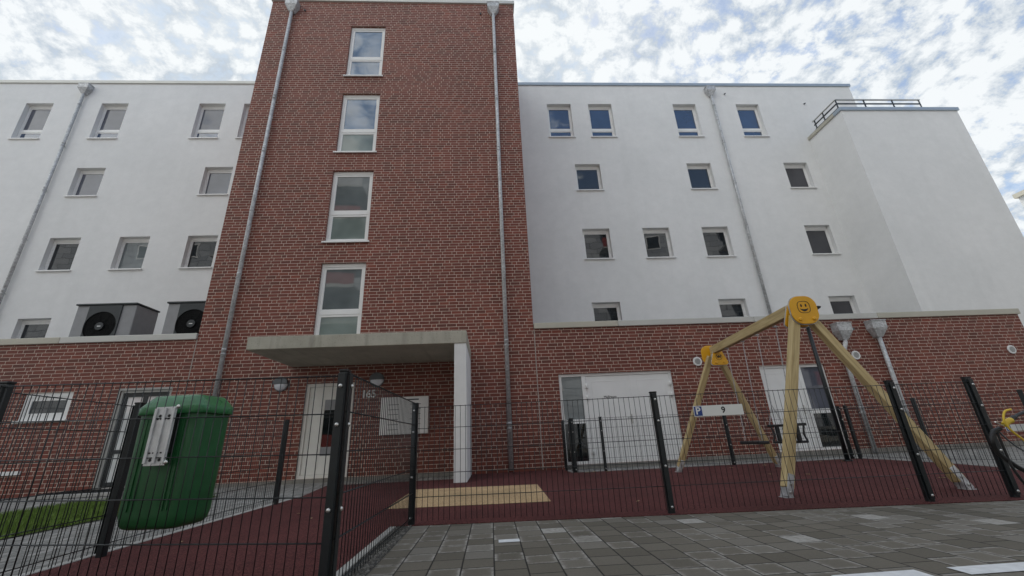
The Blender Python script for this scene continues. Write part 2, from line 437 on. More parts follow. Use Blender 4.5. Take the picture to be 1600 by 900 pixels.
D1, D2, DB = 10.4, 13.8, 12.1
B = thing('apartment_building', 'brick and white rendered apartment block with a tall brick stair tower', 'building', (-3.0, 10.4, 0))

# --- window lists (x0, x1, z0, z1, transom z or None, glass keys)
TW = [(-4.43, -3.27, 11.99, 14.26, 12.83, 'glass_sky', 'glass_sky'), (-4.43, -3.26, 8.99, 11.27, 9.83, 'glass_sky', 'glass_milk'),
      (-4.43, -3.26, 6.01, 8.34, 6.94, 'glass_pale', 'glass_milk'), (-4.43, -3.25, 3.05, 5.38, 3.99, 'glass_pale', 'glass_milk')]
WL = []
for x, k in ((-18.18, 'glass_blind'), (-15.33, 'glass_blind'), (-11.55, 'glass_blind'), (-9.78, 'glass_blind')): WL.append((x, x+1.03, 12.42, 14.17, 12.9, k, 'glass_blue'))
for x in (-15.33, -10.69): WL.append((x, x+1.03, 9.81, 11.05, None, 'glass_blind', None))
for x, k in ((-15.33, 'glass'), (-13.0, 'glass_pale'), (-10.67, 'glass')): WL.append((x, x+1.03, 6.84, 8.10, None, k, None))
for x in (-15.37, -13.0): WL.append((x, x+1.03, 3.92, 5.14, None, 'glass', None))
for x in (2.74, 4.52, 8.27, 11.13): WL.append((x, x+1.03, 12.42, 14.17, 12.9, 'glass_blue', 'glass_blue'))
for x, k in ((3.65, 'glass'), (8.29, 'glass'), (12.45, 'glass_screen')): WL.append((x, x+1.02, 9.83, 11.06, None, k, None))
for x, k in ((3.65, 'glass'), (5.98, 'glass'), (8.31, 'glass'), (12.46, 'glass_screen')): WL.append((x, x+1.04, 6.86, 8.11, None, k, None))
for x, k in ((3.68, 'glass'), (8.32, 'glass'), (12.5, 'glass_screen')): WL.append((x, x+1.02, 3.92, 5.16, None, k, None))

DOORS = dict(main=(-4.42, -3.28, .08, 2.19), left=(-8.68, -7.52, .07, 2.19), double=(1.72, 4.62, .09, 2.19), right=(6.94, 8.70, .14, 2.21),
             cellar=(-10.78, -9.72, 1.59, 2.21), cellar2=(-11.3, -10.33, -.02, .52))

# --- walls
mb = MB()
wall_front(mb, -7.2, 1.17, 0, 15.42, D1, [w[:4] for w in TW]+[DOORS['main']], .14)
mb.face([(1.17, D1, 0), (1.17, 14.5, 0), (1.17, 14.5, 15.42), (1.17, D1, 15.42)])
mb.face([(-7.2, D1, 0), (-7.2, 14.5, 0), (-7.2, 14.5, 15.42), (-7.2, D1, 15.42)])
mb.face([(-7.2, 14.5, 15.0), (1.17, 14.5, 15.0), (1.17, 14.5, 15.42), (-7.2, 14.5, 15.42)])
mb.face([(-7.2, D1+.02, 15.40), (1.17, D1+.02, 15.40), (1.17, 14.5, 15.40), (-7.2, 14.5, 15.40)])
mb.build('stair_tower_wall', M['brick'], B, recalc=False)
mb = MB()
wall_front(mb, -26, -7.2, 0, 3.38, D1, [DOORS['left'], DOORS['cellar']], .13)
mb.build('ground_floor_wall', M['brick'], B, recalc=False)
mb = MB()
wall_front(mb, 1.17, 14.75, 0, 3.38, D1, [DOORS['double'], DOORS['right']], .13)
mb.face([(14.75, D1, 0), (14.75, DB+.5, 0), (14.75, DB+.5, 3.38), (14.75, D1, 3.38)])
mb.build('ground_floor_wall', M['brick'], B, recalc=False)
mb = MB()
wall_front(mb, -26, -7.2, 3.0, 15.2, D2, [w[:4] for w in WL if w[0] < -7], .20)
wall_front(mb, 1.17, 16.75, 0, 15.2, D2, [w[:4] for w in WL if w[0] > 0], .20)
mb.face([(16.75, D2, 0), (16.75, 26, 0), (16.75, 26, 15.2), (16.75, D2, 15.2)])
mb.face([(-26, D2, 0), (-26, 26, 0), (-26, 26, 15.2), (-26, D2, 15.2)])
mb.face([(-26, 26, 0), (16.75, 26, 0), (16.75, 26, 15.2), (-26, 26, 15.2)])
mb.build('rendered_wall', M['plaster'], B, recalc=False)
mb = MB()
mb.face([(13.94, DB, 0), (18.8, DB, 0), (18.8, DB, 12.2), (13.94, DB, 12.2)])
mb.face([(13.94, DB, 0), (13.94, D2, 0), (13.94, D2, 12.2), (13.94, DB, 12.2)])
mb.face([(18.8, DB, 0), (18.8, 24, 0), (18.8, 24, 12.2), (18.8, DB, 12.2)])
mb.face([(16.75, 24, 0), (18.8, 24, 0), (18.8, 24, 12.2), (16.75, 24, 12.2)])
mb.build('projecting_bay_wall', M['plaster'], B, recalc=False)
mb = MB()
mb.box(-25.9, 16.7, D2+.05, 25.9, 14.95, 15.1)
mb.box(13.98, 18.7, DB+.05, D2-.01, 11.9, 12.05); mb.box(16.8, 18.7, D2, 23.9, 11.9, 12.05)
mb.box(-26, -7.25, D1+.14, D2-.02, 3.0, 3.1); mb.box(1.2, 14.6, D1+.14, D2-.02, 3.0, 3.1)
mb.build('roof_deck', M['roofing'], B)

# --- parapet caps
def cap(name, mat, x0, x1, y0, y1, z0, z1): return MB().box(x0, x1, y0, y1, z0, z1).build(name, mat, B, bevel=.012)
cap('roof_edge_cap', M['cap_blue'], 1.19, 16.81, D2-.05, D2+.40, 15.19, 15.34)
cap('roof_edge_cap', M['cap'], -26, -7.22, D2-.05, D2+.40, 15.19, 15.34)
cap('roof_edge_cap', M['cap_blue'], 16.43, 16.813, D2+.402, 26, 15.188, 15.338)
cap('roof_edge_cap', M['cap'], -7.25, 1.22, D1-.05, D1+.35, 15.41, 15.57)
for x0, x1, mt in ((-26, -21.9, 'cap_beige'), (-21.895, -17.9, 'cap_beige'), (-17.895, -13.9, 'cap_beige'), (-13.895, -10.4, 'cap_beige'), (-10.395, -7.205, 'cap'),
                   (1.18, 3.4, 'cap_beige'), (3.405, 7.1, 'cap'), (7.105, 10.6, 'cap'), (10.605, 14.80, 'cap_beige')):
    cap('parapet_cap', M[mt], x0, x1, D1-.05, D1+.36, 3.375, 3.53)
cap('parapet_cap', M['cap_beige'], 14.44, 14.803, D1+.362, DB-.005, 3.373, 3.528)
cap('bay_edge_cap', M['cap_blue'], 13.885, 18.86, DB-.055, DB+.30, 12.19, 12.34)
cap('bay_edge_cap', M['cap_beige'], 13.882, 14.19, DB+.302, D2-.004, 12.188, 12.338)
for x in (-7.205, 1.182):
    MB().box(x-.011, x+.011, D1-.004, D1+.01, .02, 3.372).build('expansion_joint', M['joint'], B)
# concrete plinth strips
for x0, x1 in ((-4.9, -4.45), (-3.25, -.72), (4.65, 6.9), (8.73, 14.7), (-7.2, -4.905)):
    z1 = .13 if x0 > 0 else .07
    MB().box(x0, x1, D1-.012, D1+.02, -.02, z1).build('plinth', M['plinth'], B)
for x0, x1, z1 in ((-4.44, -3.26, .078), (1.70, 4.64, .088), (6.92, 8.72, .138)):
    MB().box(x0, x1, D1-.02, D1+.3, -.02, z1).build('door_sill', M['plinth'], B)

# --- windows
def window(x0, x1, z0, z1, y, dep, tr, g1, g2, fw=.075, top=.09, sill=True):
    f = MB(); ya, yb = y+dep-.035, y+dep+.04
    def ring(a, b, c, d, w, ya, yb, wt=None):
        wt = wt or w
        f.box(a, a+w, ya, yb, c, d); f.box(b-w, b, ya, yb, c, d)
        f.box(a+w, b-w, ya+.001, yb, d-wt, d); f.box(a+w, b-w, ya+.001, yb, c, c+w)
    ring(x0+.002, x1-.002, z0+.002, z1-.002, fw*.62, ya, yb, top)
    lo = z0+.002+fw*.62; hi = z1-.002-top
    if tr:
        f.box(x0+fw*.62, x1-fw*.62, ya+.004, yb, tr-.045, tr+.045)
        cells = [(lo, tr-.045, g2), (tr+.045, hi, g1)]
    else: cells = [(lo, hi, g1)]
    # opening sash, a step behind the outer frame
    q = fw*.62
    for a, b, g in cells:
        ring(x0+q, x1-q, a, b, fw*.6, ya+.014, yb-.002)
    o = f.build('window', M['white_pvc'], B, bevel=.004, seg=1)
    for a, b, g in cells:
        w = fw*.6
        MB().box(x0+q+w-.004, x1-q-w+.004, ya+.034, ya+.046, a+w-.004, b-w+.004).build('pane', M[g], o)
    if sill:
        s = MB(); s.box(x0-.05, x1+.05, y-.055, y+dep-.037, z0-.030, z0+.004)
        s.box(x0-.05, x1+.05, y-.060, y-.050, z0-.045, z0-.002)
        s.build('sill', M['white_metal'], o, bevel=.003, seg=1)
    return o
for w in TW: window(*w[:4], D1, .11, *w[4:], fw=.10, top=.10)
for w in WL: window(*w[:4], D2, .19, *w[4:], top=.11)
window(*DOORS['cellar'], D1, .06, None, 'glass', None, fw=.13, top=.10)
MB().box(-11.34, -10.31, D1-.05, D1+.02, .455, .535).build('lintel', M['white_metal'], B)

# --- doors
def frame_ring(f, a, b, c, d, w, ya, yb, bottom=True):
    f.box(a, a+w, ya, yb, c, d); f.box(b-w, b, ya, yb, c, d); f.box(a+w, b-w, ya+.001, yb, d-w, d)
    if bottom: f.box(a+w, b-w, ya+.001, yb, c, c+w)
def door_handle(par, x, z, y, side=1):
    h = MB(); h.box(x-.02, x+.02, y-.012, y, z-.11, z+.11)
    h.tube([(x, y-.01, z+.03), (x, y-.055, z+.03), (x+side*.05, y-.06, z+.03), (x+side*.12, y-.06, z+.03)], .010, 8)
    h.build('handle', M['steel'], par)
def panel_relief(f, a, b, c, d, y, w=.012, t=.006):
    frame_ring(f, a, b, c, d, w, y-t, y+.001)
yd = D1+.07
# main entrance
a, b, c, d = DOORS['main']
fr = MB(); frame_ring(fr, a+.003, b-.003, c, d, .075, yd-.03, yd+.05)
dm = fr.build('entrance_door', M['offwhite'], B, bevel=.004)
lf = MB(); lf.box(a+.08, a+.46, yd, yd+.04, c+.08, d-.08); lf.box(a+.82, b-.08, yd, yd+.04, c+.08, d-.08)
for z0, z1 in ((c+.08, .55), (1.80, d-.08)): lf.box(a+.46, a+.82, yd+.001, yd+.04, z0, z1)
panel_relief(lf, a+.13, a+.43, c+.2, d-.2, yd)
lf.build('leaf', M['offwhite'], dm)
MB().box(a+.455, a+.825, yd+.012, yd+.03, .545, 1.805).build('pane', M['glass_dark'], dm)
for z0, z1 in ((1.56, 1.803), (.546, .74)): MB().box(a+.465, a+.815, yd-.004, yd+.012, z0+.003, z1).build('glazing_bar', M['grey_body'], dm)
hb = MB(); hb.tube([(a+.90, yd-.002, .75), (a+.90, yd-.06, .78), (a+.90, yd-.06, 1.62), (a+.90, yd-.002, 1.65)], .014, 8); hb.build('handle', M['steel'], dm)
# glazed side door on the left
a, b, c, d = DOORS['left']
fr = MB(); frame_ring(fr, a+.003, b-.003, c, d, .055, yd-.05, yd+.05); fr.box(a-.05, a, D1-.006, D1+.02, c, d+.05); fr.box(a, b, D1-.006, D1+.02, d, d+.05)
dl = fr.build('glazed_door', M['frame_grey'], B, bevel=.004)
lf = MB(); frame_ring(lf, a+.058, b-.058, c+.058, d-.058, .085, yd-.01, yd+.04)
lf.box(a+.50, a+.60, yd-.009, yd+.04, c+.14, d-.14); lf.box(a+.14, a+.5, yd-.008, yd+.04, .80, .88); lf.box(a+.6, b-.14, yd-.008, yd+.04, .80, .88)
lf.build('leaf', M['door_dark'], dl)
p = MB()
for x0, x1 in ((a+.138, a+.502), (a+.598, b-.138)):
    for z0, z1 in ((c+.14, .802), (.878, d-.14)): p.box(x0, x1, yd+.012, yd+.024, z0, z1)
p.build('pane', M['glass_white'], dl)
door_handle(dl, a+.55, 1.1, yd-.01)
# double door with side light
a, b, c, d = DOORS['double']
fr = MB(); frame_ring(fr, a+.003, b-.003, c, d, .065, yd-.03, yd+.05); fr.box(a+.58, a+.68, yd-.029, yd+.05, c+.065, d-.065)
fr.box(a+.068, a+.58, yd-.028, yd+.05, 1.00, 1.10)
dd = fr.build('double_door', M['door_white'], B, bevel=.004)
MB().box(a+.062, a+.585, yd+.01, yd+.022, 1.095, d-.06).build('pane', M['glass_pale'], dd)
MB().box(a+.062, a+.585, yd+.012, yd+.024, c+.06, 1.005).build('pane', M['glass_dark'], dd)
xm = a+1.83
for x0, x1 in ((a+.685, xm-.004), (xm+.004, b-.07)):
    lf = MB(); lf.box(x0, x1, yd-.012, yd+.04, c+.07, d-.07)
    panel_relief(lf, x0+.14, x1-.12, c+.22, d-.2, yd-.012)
    lf.build('leaf', M['door_white'], dd, bevel=.003)
MB().box(xm-.03, xm+.03, yd-.022, yd-.0125, c+.07, d-.07).build('cover_strip', M['door_white'], dd, bevel=.003)
for x in (a+.683, b-.072):
    for z in (.35, 1.60, 1.88):
        h = MB(); h.tube([(x, yd-.045, z-.06), (x, yd-.045, z+.06)], .020, 8); h.box(x-.055, x+.055, yd-.035, yd-.013, z-.045, z+.045)
        h.build('hinge', M['white_metal'], dd)
door_handle(dd, xm-.1, 1.06, yd-.012, -1)
text_mesh('Müllraum', .085, 'lettering', M['ink'], dd, (a+1.26, yd-.016, 1.60), (1, 0, 0), (0, 0, 1), .003)
# right door with side light
a, b, c, d = DOORS['right']
fr = MB(); frame_ring(fr, a+.003, b-.003, c, d, .065, yd-.03, yd+.05); fr.box(a+1.03, a+1.13, yd-.029, yd+.05, c+.065, d-.065)
fr.box(a+1.13, b-.068, yd-.028, yd+.05, .99, 1.10)
dr = fr.build('side_door', M['door_white'], B, bevel=.004)
lf = MB(); lf.box(a+.07, a+1.026, yd-.012, yd+.04, c+.07, d-.07); panel_relief(lf, a+.2, a+.9, c+.22, d-.2, yd-.012); lf.build('leaf', M['door_white'], dr, bevel=.003)
MB().box(a+1.125, b-.06, yd+.01, yd+.022, 1.095, d-.06).build('pane', M['glass_blind'], dr)
MB().box(a+1.125, b-.06, yd+.012, yd+.024, c+.06, .995).build('pane', M['glass_dark'], dr)
door_handle(dr, a+.94, 1.1, yd-.012, -1)
MB().box(a+.50, a+.72, yd-.02, yd-.013, 1.56, 1.64).build('door_plate', M['sign_white'], dr)

# --- canopy
cn = MB(); cn.box(-4.82, -.455, 8.36, D1-.003, 2.605, 2.868)
can = cn.build('canopy', M['concrete'], B, bevel=.012)
MB().box(-.705, -.462, 8.375, D1-.004, -.02, 2.603).build('support_wall', M['white_wall'], can, bevel=.008)

# --- downpipes
def downpipe(x, y, ztop, zbot, head=True, r=.052, bend=0.):
    p = MB(); yy = y-.095
    if bend:
        p.tube([(x+bend, yy, ztop), (x+bend, yy, ztop-.12), (x, yy, ztop-.42), (x, yy, ztop-.55), (x, yy, zbot)], r, 12)
    else: p.tube([(x, yy, ztop), (x, yy, zbot)], r, 12)
    z = zbot+1.0
    while z < ztop-.8:
        p.tube([(x, yy, z), (x, yy, z+.05)], r+.006, 12); z += 2.0
    o = p.build('downpipe', M['zinc'], B)
    if head:
        hx = x+bend
        def rg(w, dd, z): return [(hx-w, yy-dd, z), (hx+w, yy-dd, z), (hx+w, y-.004, z), (hx-w, y-.004, z)]
        h = MB(); h.loft([rg(.075, .05, ztop-.06), rg(.20, .14, ztop+.17), rg(.20, .14, ztop+.36)], sm=False)
        h.box(hx-.212, hx+.212, yy-.152, y-.003, ztop+.36, ztop+.39)
        h.build('rainwater_head', M['zinc'], o, bevel=.006)
    z = zbot+.9
    while z < ztop-.5:
        k = MB(); k.tube([(x, yy, z), (x, yy, z+.025)], r+.012, 12); k.box(x-.012, x+.012, yy, y-.002, z+.002, z+.022); z += 2.0
        k.build('pipe_clip', M['zinc'], o)
    return o
downpipe(-6.45, D1, 14.82, .05); downpipe(.445, D1, 14.85, .05)
downpipe(-16.06, D2, 14.62, 3.1); downpipe(10.06, D2, 14.62, 3.1)
downpipe(10.38, D1, 2.90, .05); downpipe(9.25, D1, 2.86, .05, bend=.15)
# small wall outlets near the eaves
for x, y, z in ((10.75, D2, 14.75), (14.3, D2, 14.2), (.0, D1, 14.9), (9.78, D1, 3.12), (-6.05, D1, 14.95)):
    MB().tube([(x, y+.02, z), (x, y-.07, z-.03)], .028, 8).build('overflow_spout', M['lamp_dark'], B)

# --- terrace railing on the bay
rl = MB(); yr, xr, zb, zt = DB+.12, 14.02, 12.338, 12.86
px = [xr, 15.2, 16.4, 17.55]; py = [12.9, D2-.45]
rl.bar((xr, yr, zt), (17.6, yr, zt), .055, .035); rl.bar((xr, yr+.02, zt-.0005), (xr, D2-.35, zt-.0005), .055, .036)
ra = rl.build('terrace_railing', M['cap'], B)
for x in px: MB().box(x-.022, x+.022, yr-.012, yr+.012, zb, zt-.019).build('railing_post', M['dark_body'], ra)
for y in py: MB().box(xr-.012, xr+.012, y-.022, y+.022, zb, zt-.019).build('railing_post', M['dark_body'], ra)
for z in (zb+.10, zb+.32):
    h = MB(); h.bar((xr, yr, z), (17.56, yr, z), .03, .05); h.bar((xr, yr+.01, z+.0005), (xr, D2-.38, z+.0005), .03, .051); h.build('rail', M['dark_body'], ra)

# ------------------------------------------------------------------ things on the wall
def wall_lamp(x, z, label):
    t = thing('wall_lamp', label, 'lamp', (x, D1, z), 'round wall lamps under the canopy')
    def arc(r, a0, a1, n=20): return [(r*math.cos(a0+(a1-a0)*k/n), r*math.sin(a0+(a1-a0)*k/n)) for k in range(n+1)]
    fr = ((x, D1, z), (1, 0, 0), (0, 0, 1))
    # dome as stacked shrinking half discs, lower half
    rings = []
    for k in range(6):
        q = k/5*math.pi/2*.96
        r = .165*math.cos(q); y = D1-.02-.075*math.sin(q)
        rings.append([(x+r*math.cos(a), y, z+.012+r*math.sin(a)) for a in [math.pi+math.pi*j/20 for j in range(21)]])
    MB().loft(rings).build('diffuser', M['lamp_dome'], t)
    s = MB(); s.prism(arc(.172, 0, math.pi), fr, .002, .10); s.build('shield', M['lamp_dark'], t, bevel=.008)
    MB().prism([(.172*math.cos(2*math.pi*k/28), .172*math.sin(2*math.pi*k/28)) for k in range(28)], fr, .001, .018).build('base_plate', M['lamp_dark'], t)
wall_lamp(-5.01, 2.20, 'round wall lamp with pale lower half, left of the entrance door')
wall_lamp(-2.74, 2.22, 'round wall lamp with pale lower half, above the white letterbox unit')

t = thing('letterbox', 'white wall mounted letterbox unit with rows of flaps beside the entrance', 'letterbox', (-2.02, D1, .93))
MB().box(-2.58, -1.47, D1-.14, D1-.002, .935, 1.78).build('casing', M['white_metal'], t, bevel=.01)
for i in range(2):
    for j in range(6):
        x0 = -2.53+i*.515; z0 = .965+j*.112
        MB().box(x0, x0+.50, D1-.152, D1-.139, z0, z0+.102).build('flap', M['white_metal'], t, bevel=.004)
        MB().box(x0+.13, x0+.37, D1-.156, D1-.1515, z0+.072, z0+.084).build('slot', M['lamp_dark'], t)
MB().box(-1.98, -1.70, D1-.146, D1-.139, 1.695, 1.725).build('nameplate', M['lamp_dark'], t)

t = thing('house_number', 'pale metal house number 165 on the brick beside the entrance', 'house number', (-2.91, D1, 1.79))
for k, ch in enumerate('165'):
    text_mesh(ch, .25, 'digit', M['white_metal'], t, (-3.03+k*.115, D1-.018, 1.885), (1, 0, 0), (0, 0, 1), .03, .004)

def vent(x, z, label):
    t = thing('wall_vent', label, 'vent', (x, D1, z), 'round vents in the brick wall')
    v = MB(); v.tube([(x, D1-.002, z), (x, D1-.03, z)], .115, 24); v.build('cover', M['white_metal'], t, bevel=.006)
    s = MB()
    for k in range(-3, 4):
        hw = math.sqrt(max(.075**2-(k*.021)**2, 0)); s.box(x-hw, x+hw, D1-.036, D1-.0305, z+k*.021-.005, z+k*.021+.005)
    s.build('louvre', M['lamp_dark'], t)
vent(5.34, 2.385, 'round white vent between the double door and the swing')
vent(9.64, 2.40, 'round white vent between the two short downpipes')
vent(14.07, 2.40, 'round white vent near the right corner of the brick wall')

# door step with grating in front of the glazed door
t = thing('door_step', 'low concrete step with a dark grating below the glazed left door', 'step', (-8.3, 10.0, 0))
MB().box(-9.15, -7.5, 9.55, D1-.03, 0, .07).build('block', M['kerb'], t, bevel=.01)
g = MB(); g.box(-9.1, -7.55, 9.62, 10.30, .071, .085)
for k in range(26): g.box(-9.1+k*.06, -9.085+k*.06, 9.62, 10.30, .085, .095)
g.build('grating', M['door_dark'], t)

# ------------------------------------------------------------------ heat pumps
def heat_pump():
    t = thing('heat_pump', 'grey heat pump with black fan standing clear of the tower on the deck', 'heat pump', (-10.6, 11.9, 3.1), 'heat pumps on the deck')
    x0, x1, y0, y1, z0, z1 = -11.39, -9.81, 11.5, 12.32, 3.32, 4.78
    b = MB(); b.box(x0, x1, y0+.03, y1, z0, z1-.05); b.build('casing', M['grey_body'], t, bevel=.02)
    MB().box(x0-.02, x1+.02, y0-.02, y1+.02, z1-.048, z1).build('lid', M['dark_body'], t, bevel=.01)
    cx, cz, R = -10.64, 4.12, .42
    n = 40
    p = MB(); xa, xb, za, zb = x0+.34, x1-.37, z0+.02, z1-.06
    # front plate with a round hole
    def sq(a):
        c, s = math.cos(a), math.sin(a)
        k = min((xb-cx if c > 0 else cx-xa)/max(abs(c), 1e-6), (zb-cz if s > 0 else cz-za)/max(abs(s), 1e-6)); return (cx+c*k, cz+s*k)
    ang = [2*math.pi*k/n for k in range(n)]
    for q in ((xa, za), (xb, za), (xb, zb), (xa, zb)): ang.append(math.atan2(q[1]-cz, q[0]-cx) % (2*math.pi))
    ang = sorted(set(ang))
    for a, b2 in zip(ang, ang[1:]+[ang[0]+2*math.pi]):
        i0, i1 = (cx+R*math.cos(a), cz+R*math.sin(a)), (cx+R*math.cos(b2), cz+R*math.sin(b2)); o0, o1 = sq(a), sq(b2)
        p.face([(i0[0], y0, i0[1]), (o0[0], y0, o0[1]), (o1[0], y0, o1[1]), (i1[0], y0, i1[1])])
        p.face([(i0[0], y0, i0[1]), (i1[0], y0, i1[1]), (i1[0], y0+.025, i1[1]), (i0[0], y0+.025, i0[1])])
        p.face([(o0[0], y0, o0[1]), (o0[0], y0+.029, o0[1]), (o1[0], y0+.029, o1[1]), (o1[0], y0, o1[1])])
    p.build('fan_surround', M['dark_body'], t, recalc=False)
    g = MB(); g.tube([(cx, y0+.022, cz), (cx, y0+.029, cz)], R, 40); fo = g.build('fan', M['fan'], t)
    gr = MB()
    for r in [.06*k for k in range(2, 8)]:
        pts = [(cx+r*math.cos(a), y0+.006, cz+r*math.sin(a)) for a in [2*math.pi*k/36 for k in range(37)]]
        gr.tube(pts, .0035, 5, caps=False)
    for k in range(8):
        a = 2*math.pi*k/8+.2; gr.tube([(cx+.1*math.cos(a), y0+.008, cz+.1*math.sin(a)), (cx+R*math.cos(a), y0+.008, cz+R*math.sin(a))], .004, 5)
    gr.build('grille', M['fan'], fo)
    hb = MB(); hb.tube([(cx, y0+.02, cz), (cx, y0-.012, cz)], .11, 24); hu = hb.build('hub', M['dark_body'], fo, bevel=.008)
    MB().box(cx-.045, cx+.045, y0-.016, y0-.0118, cz-.012, cz+.012).build('badge', M['sign_white'], fo)
    for x in (x0+.2, x1-.3):
        MB().box(x, x+.1, y0+.06, y1-.06, 3.1, 3.318).build('foot', M['black'], t)
    return t
hp = heat_pump()
h2 = copy_tree(hp); h2.location = (-8.19, 11.9, 3.1); h2['label'] = 'grey heat pump with black fan half hidden behind the brick tower'

# ------------------------------------------------------------------ fences
def bolts(par, pts, d):
    d = Vector(d)
    for p in pts:
        p = Vector(p); b = MB(); b.tube([p, p+d*.004, p+d*.009, p+d*.012], [.0115, .0115, .009, .003], 10); b.build('bolt', M['steel'], par)
def fence(label, lift, posts, ztop=1.045, zpost=1.075, face=None, clamp=True, group='mesh fences round the play area', thin=1., boltz=(1.0, .8, .4, .06), zb=.035, skip=(), extra=None):
    """pts: corner points of the run; posts: list of (x,y); panels span the posts"""
    t = thing('wire_mesh_fence', label, 'fence', (posts[0][0], posts[0][1], 0), group)
    lift = lift or [0]*len(posts)
    for i, (x, y) in enumerate(posts):
        if i in skip: continue
        zpost_ = zpost+lift[i]; a = Vector(posts[max(i-1, 0)]); b = Vector(posts[min(i+1, len(posts)-1)]); d = (b-a).normalized(); n = Vector((d.y, -d.x))
        if face is not None and n.dot(Vector(face)) < 0: n = -n
        ang = math.atan2(d.y, d.x)
        mt = Matrix.Translation((x, y, 0)) @ Matrix.Rotation(ang, 4, 'Z')
        p = MB(); p.box(-.03, .03, -.02, .02, -.05, zpost_-.012, mat=mt); po = p.build('post', M['fence'], t, bevel=.004)
        MB().box(-.033, .033, -.023, .023, zpost_-.0118, zpost_+.002, mat=mt).build('post_cap', M['black'], po, bevel=.003)
        if clamp:
            sgn = 1 if (Matrix.Rotation(ang, 2) @ Vector((0, 1))).dot(n) > 0 else -1
            c = MB(); y0, y1 = sorted((sgn*.034, sgn*.040)); c.box(-.021, .021, y0, y1, .03, zpost_-.02, mat=mt); c.build('clamp_bar', M['fence'], po, bevel=.002)
            if extra and i == extra[0]:
                m2 = Matrix.Translation((x, y, 0)) @ Matrix.Rotation(extra[1], 4, 'Z')
                MB().box(-.021, .021, -.040, -.034, .03, zpost_-.02, mat=m2).build('clamp_bar', M['fence'], po, bevel=.002)
                e = m2.to_3x3() @ Vector((0, -1, 0)); bolts(po, [(x+e.x*.0405, y+e.y*.0405, z) for z in boltz], e)
            bolts(po, [(x+n.x*.0405, y+n.y*.0405, z) for z in (q+lift[i] for q in boltz)], (n.x, n.y, 0))
    for (x0, y0), (x1, y1), l0, l1 in zip(posts, posts[1:], lift, lift[1:]):
        a = Vector((x0, y0)); b = Vector((x1, y1)); d = (b-a).normalized(); n = Vector((d.y, -d.x))
        if face is not None and n.dot(Vector(face)) < 0: n = -n
        o = n*.027; ln = (b-a).length; m = MB()
        k = max(1, round(ln/.05)); r = .0048*thin; rh = .0054*thin
        for j in range(k+1):
            q = a+d*(ln*j/k)+o
            lz = l0+(l1-l0)*j/k; m.tube([(q.x, q.y, zb+lz), (q.x, q.y, ztop+.006+lz)], r/2, 6)
        z = ztop
        while z > zb:
            for s in (-1, 1):
                q0 = a+o+n*s*(r+rh)/2; q1 = b+o+n*s*(r+rh)/2
                m.tube([(q0.x, q0.y, z+l0), (q1.x, q1.y, z+l1)], rh/2, 6)
            z -= .2
        m.build('mesh_panel', M['fence'], t)
    return t
PA, PB = (-.80, 2.36), (-.765, 4.32)
fence('black mesh fence in the left foreground with the green bin hung on it', [.05, 0], [(-2.83, 2.61), (-.80, 2.365)], 1.055, 1.085, face=(0, -1), skip=(1,))
fence('black mesh fence running from the tall front post back beside the pavers', None, [PA, PB], 1.068, 1.09, face=(1, 0), skip=(1,), extra=(0, rad(-7)))
fence('black mesh fence along the pavers in front of the swing, carrying the P 9 sign', None, [(-.745, 4.318), (1.61, 4.135), (3.92, 3.965), (4.70, 3.93)], 1.03, 1.075, face=(0, -1))
fence('black mesh fence behind the bicycle, running back to the wall side of the play area', None, [(9.4, 5.0), (8.42, 6.36), (7.66, 7.40), (7.72, 9.02)], 1.06, 1.09, face=(1, 0))
fence('black mesh fence behind the swing, close to the brick wall', None, [(1.76, 9.36), (2.36, 9.26), (5.02, 9.1), (7.66, 9.15)], 1.06, 1.085, face=(0, -1))
fence('short black mesh fence piece from the wall to the rear fence', None, [(1.70, 10.2), (1.73, 9.44)], 1.06, 1.085, face=(-1, 0))
fence('black mesh fence along the left path with a post behind the green bin', None, [(-2.85, 2.63), (-2.92, 3.72), (-2.97, 6.5)], 1.085, 1.115, face=(-1, 0), skip=(0,))
# parking signs
def parking_sign(label, c, U, w, h, digit, face):
    U = Vector(U).normalized(); V = Vector((0, 0, 1)); W = U.cross(V)
    t = thing('parking_sign', label, 'sign', c, 'parking space signs on the fence')
    c = Vector(c); fr = (c, U, V)
    def rr(u0, u1, v0, v1): return [(u0, v0), (u1, v0), (u1, v1), (u0, v1)]
    MB().prism(rr(-w/2, w/2, -h/2, h/2), fr, -.002, .002).build('plate', M['sign_white'], t, bevel=.001)
    MB().prism(rr(-w/2+.006, -w/2+h*.82, -h/2+.006, h/2-.006), fr, .0022, .0034).build('blue_field', M['sign_blue'], t)
    text_mesh('P', h*.95, 'letter', M['sign_white'], t, c+U*(-w/2+h*.42)+W*.0042, U, V, .001, .002)
    if digit: text_mesh(digit, h*.8, 'digit', M['ink'], t, c+U*(w*.10)+W*.003, U, V, .001, .002)
parking_sign('white parking sign with blue P and number 9 on the front fence', (2.19, 4.045, .869), (1, -.07, 0), .475, .098, '9', None)
parking_sign('white parking sign with blue P seen past the bicycle at the right edge', (8.43, 6.56, .525), (1, -.10, 0), .475, .098, '', None)

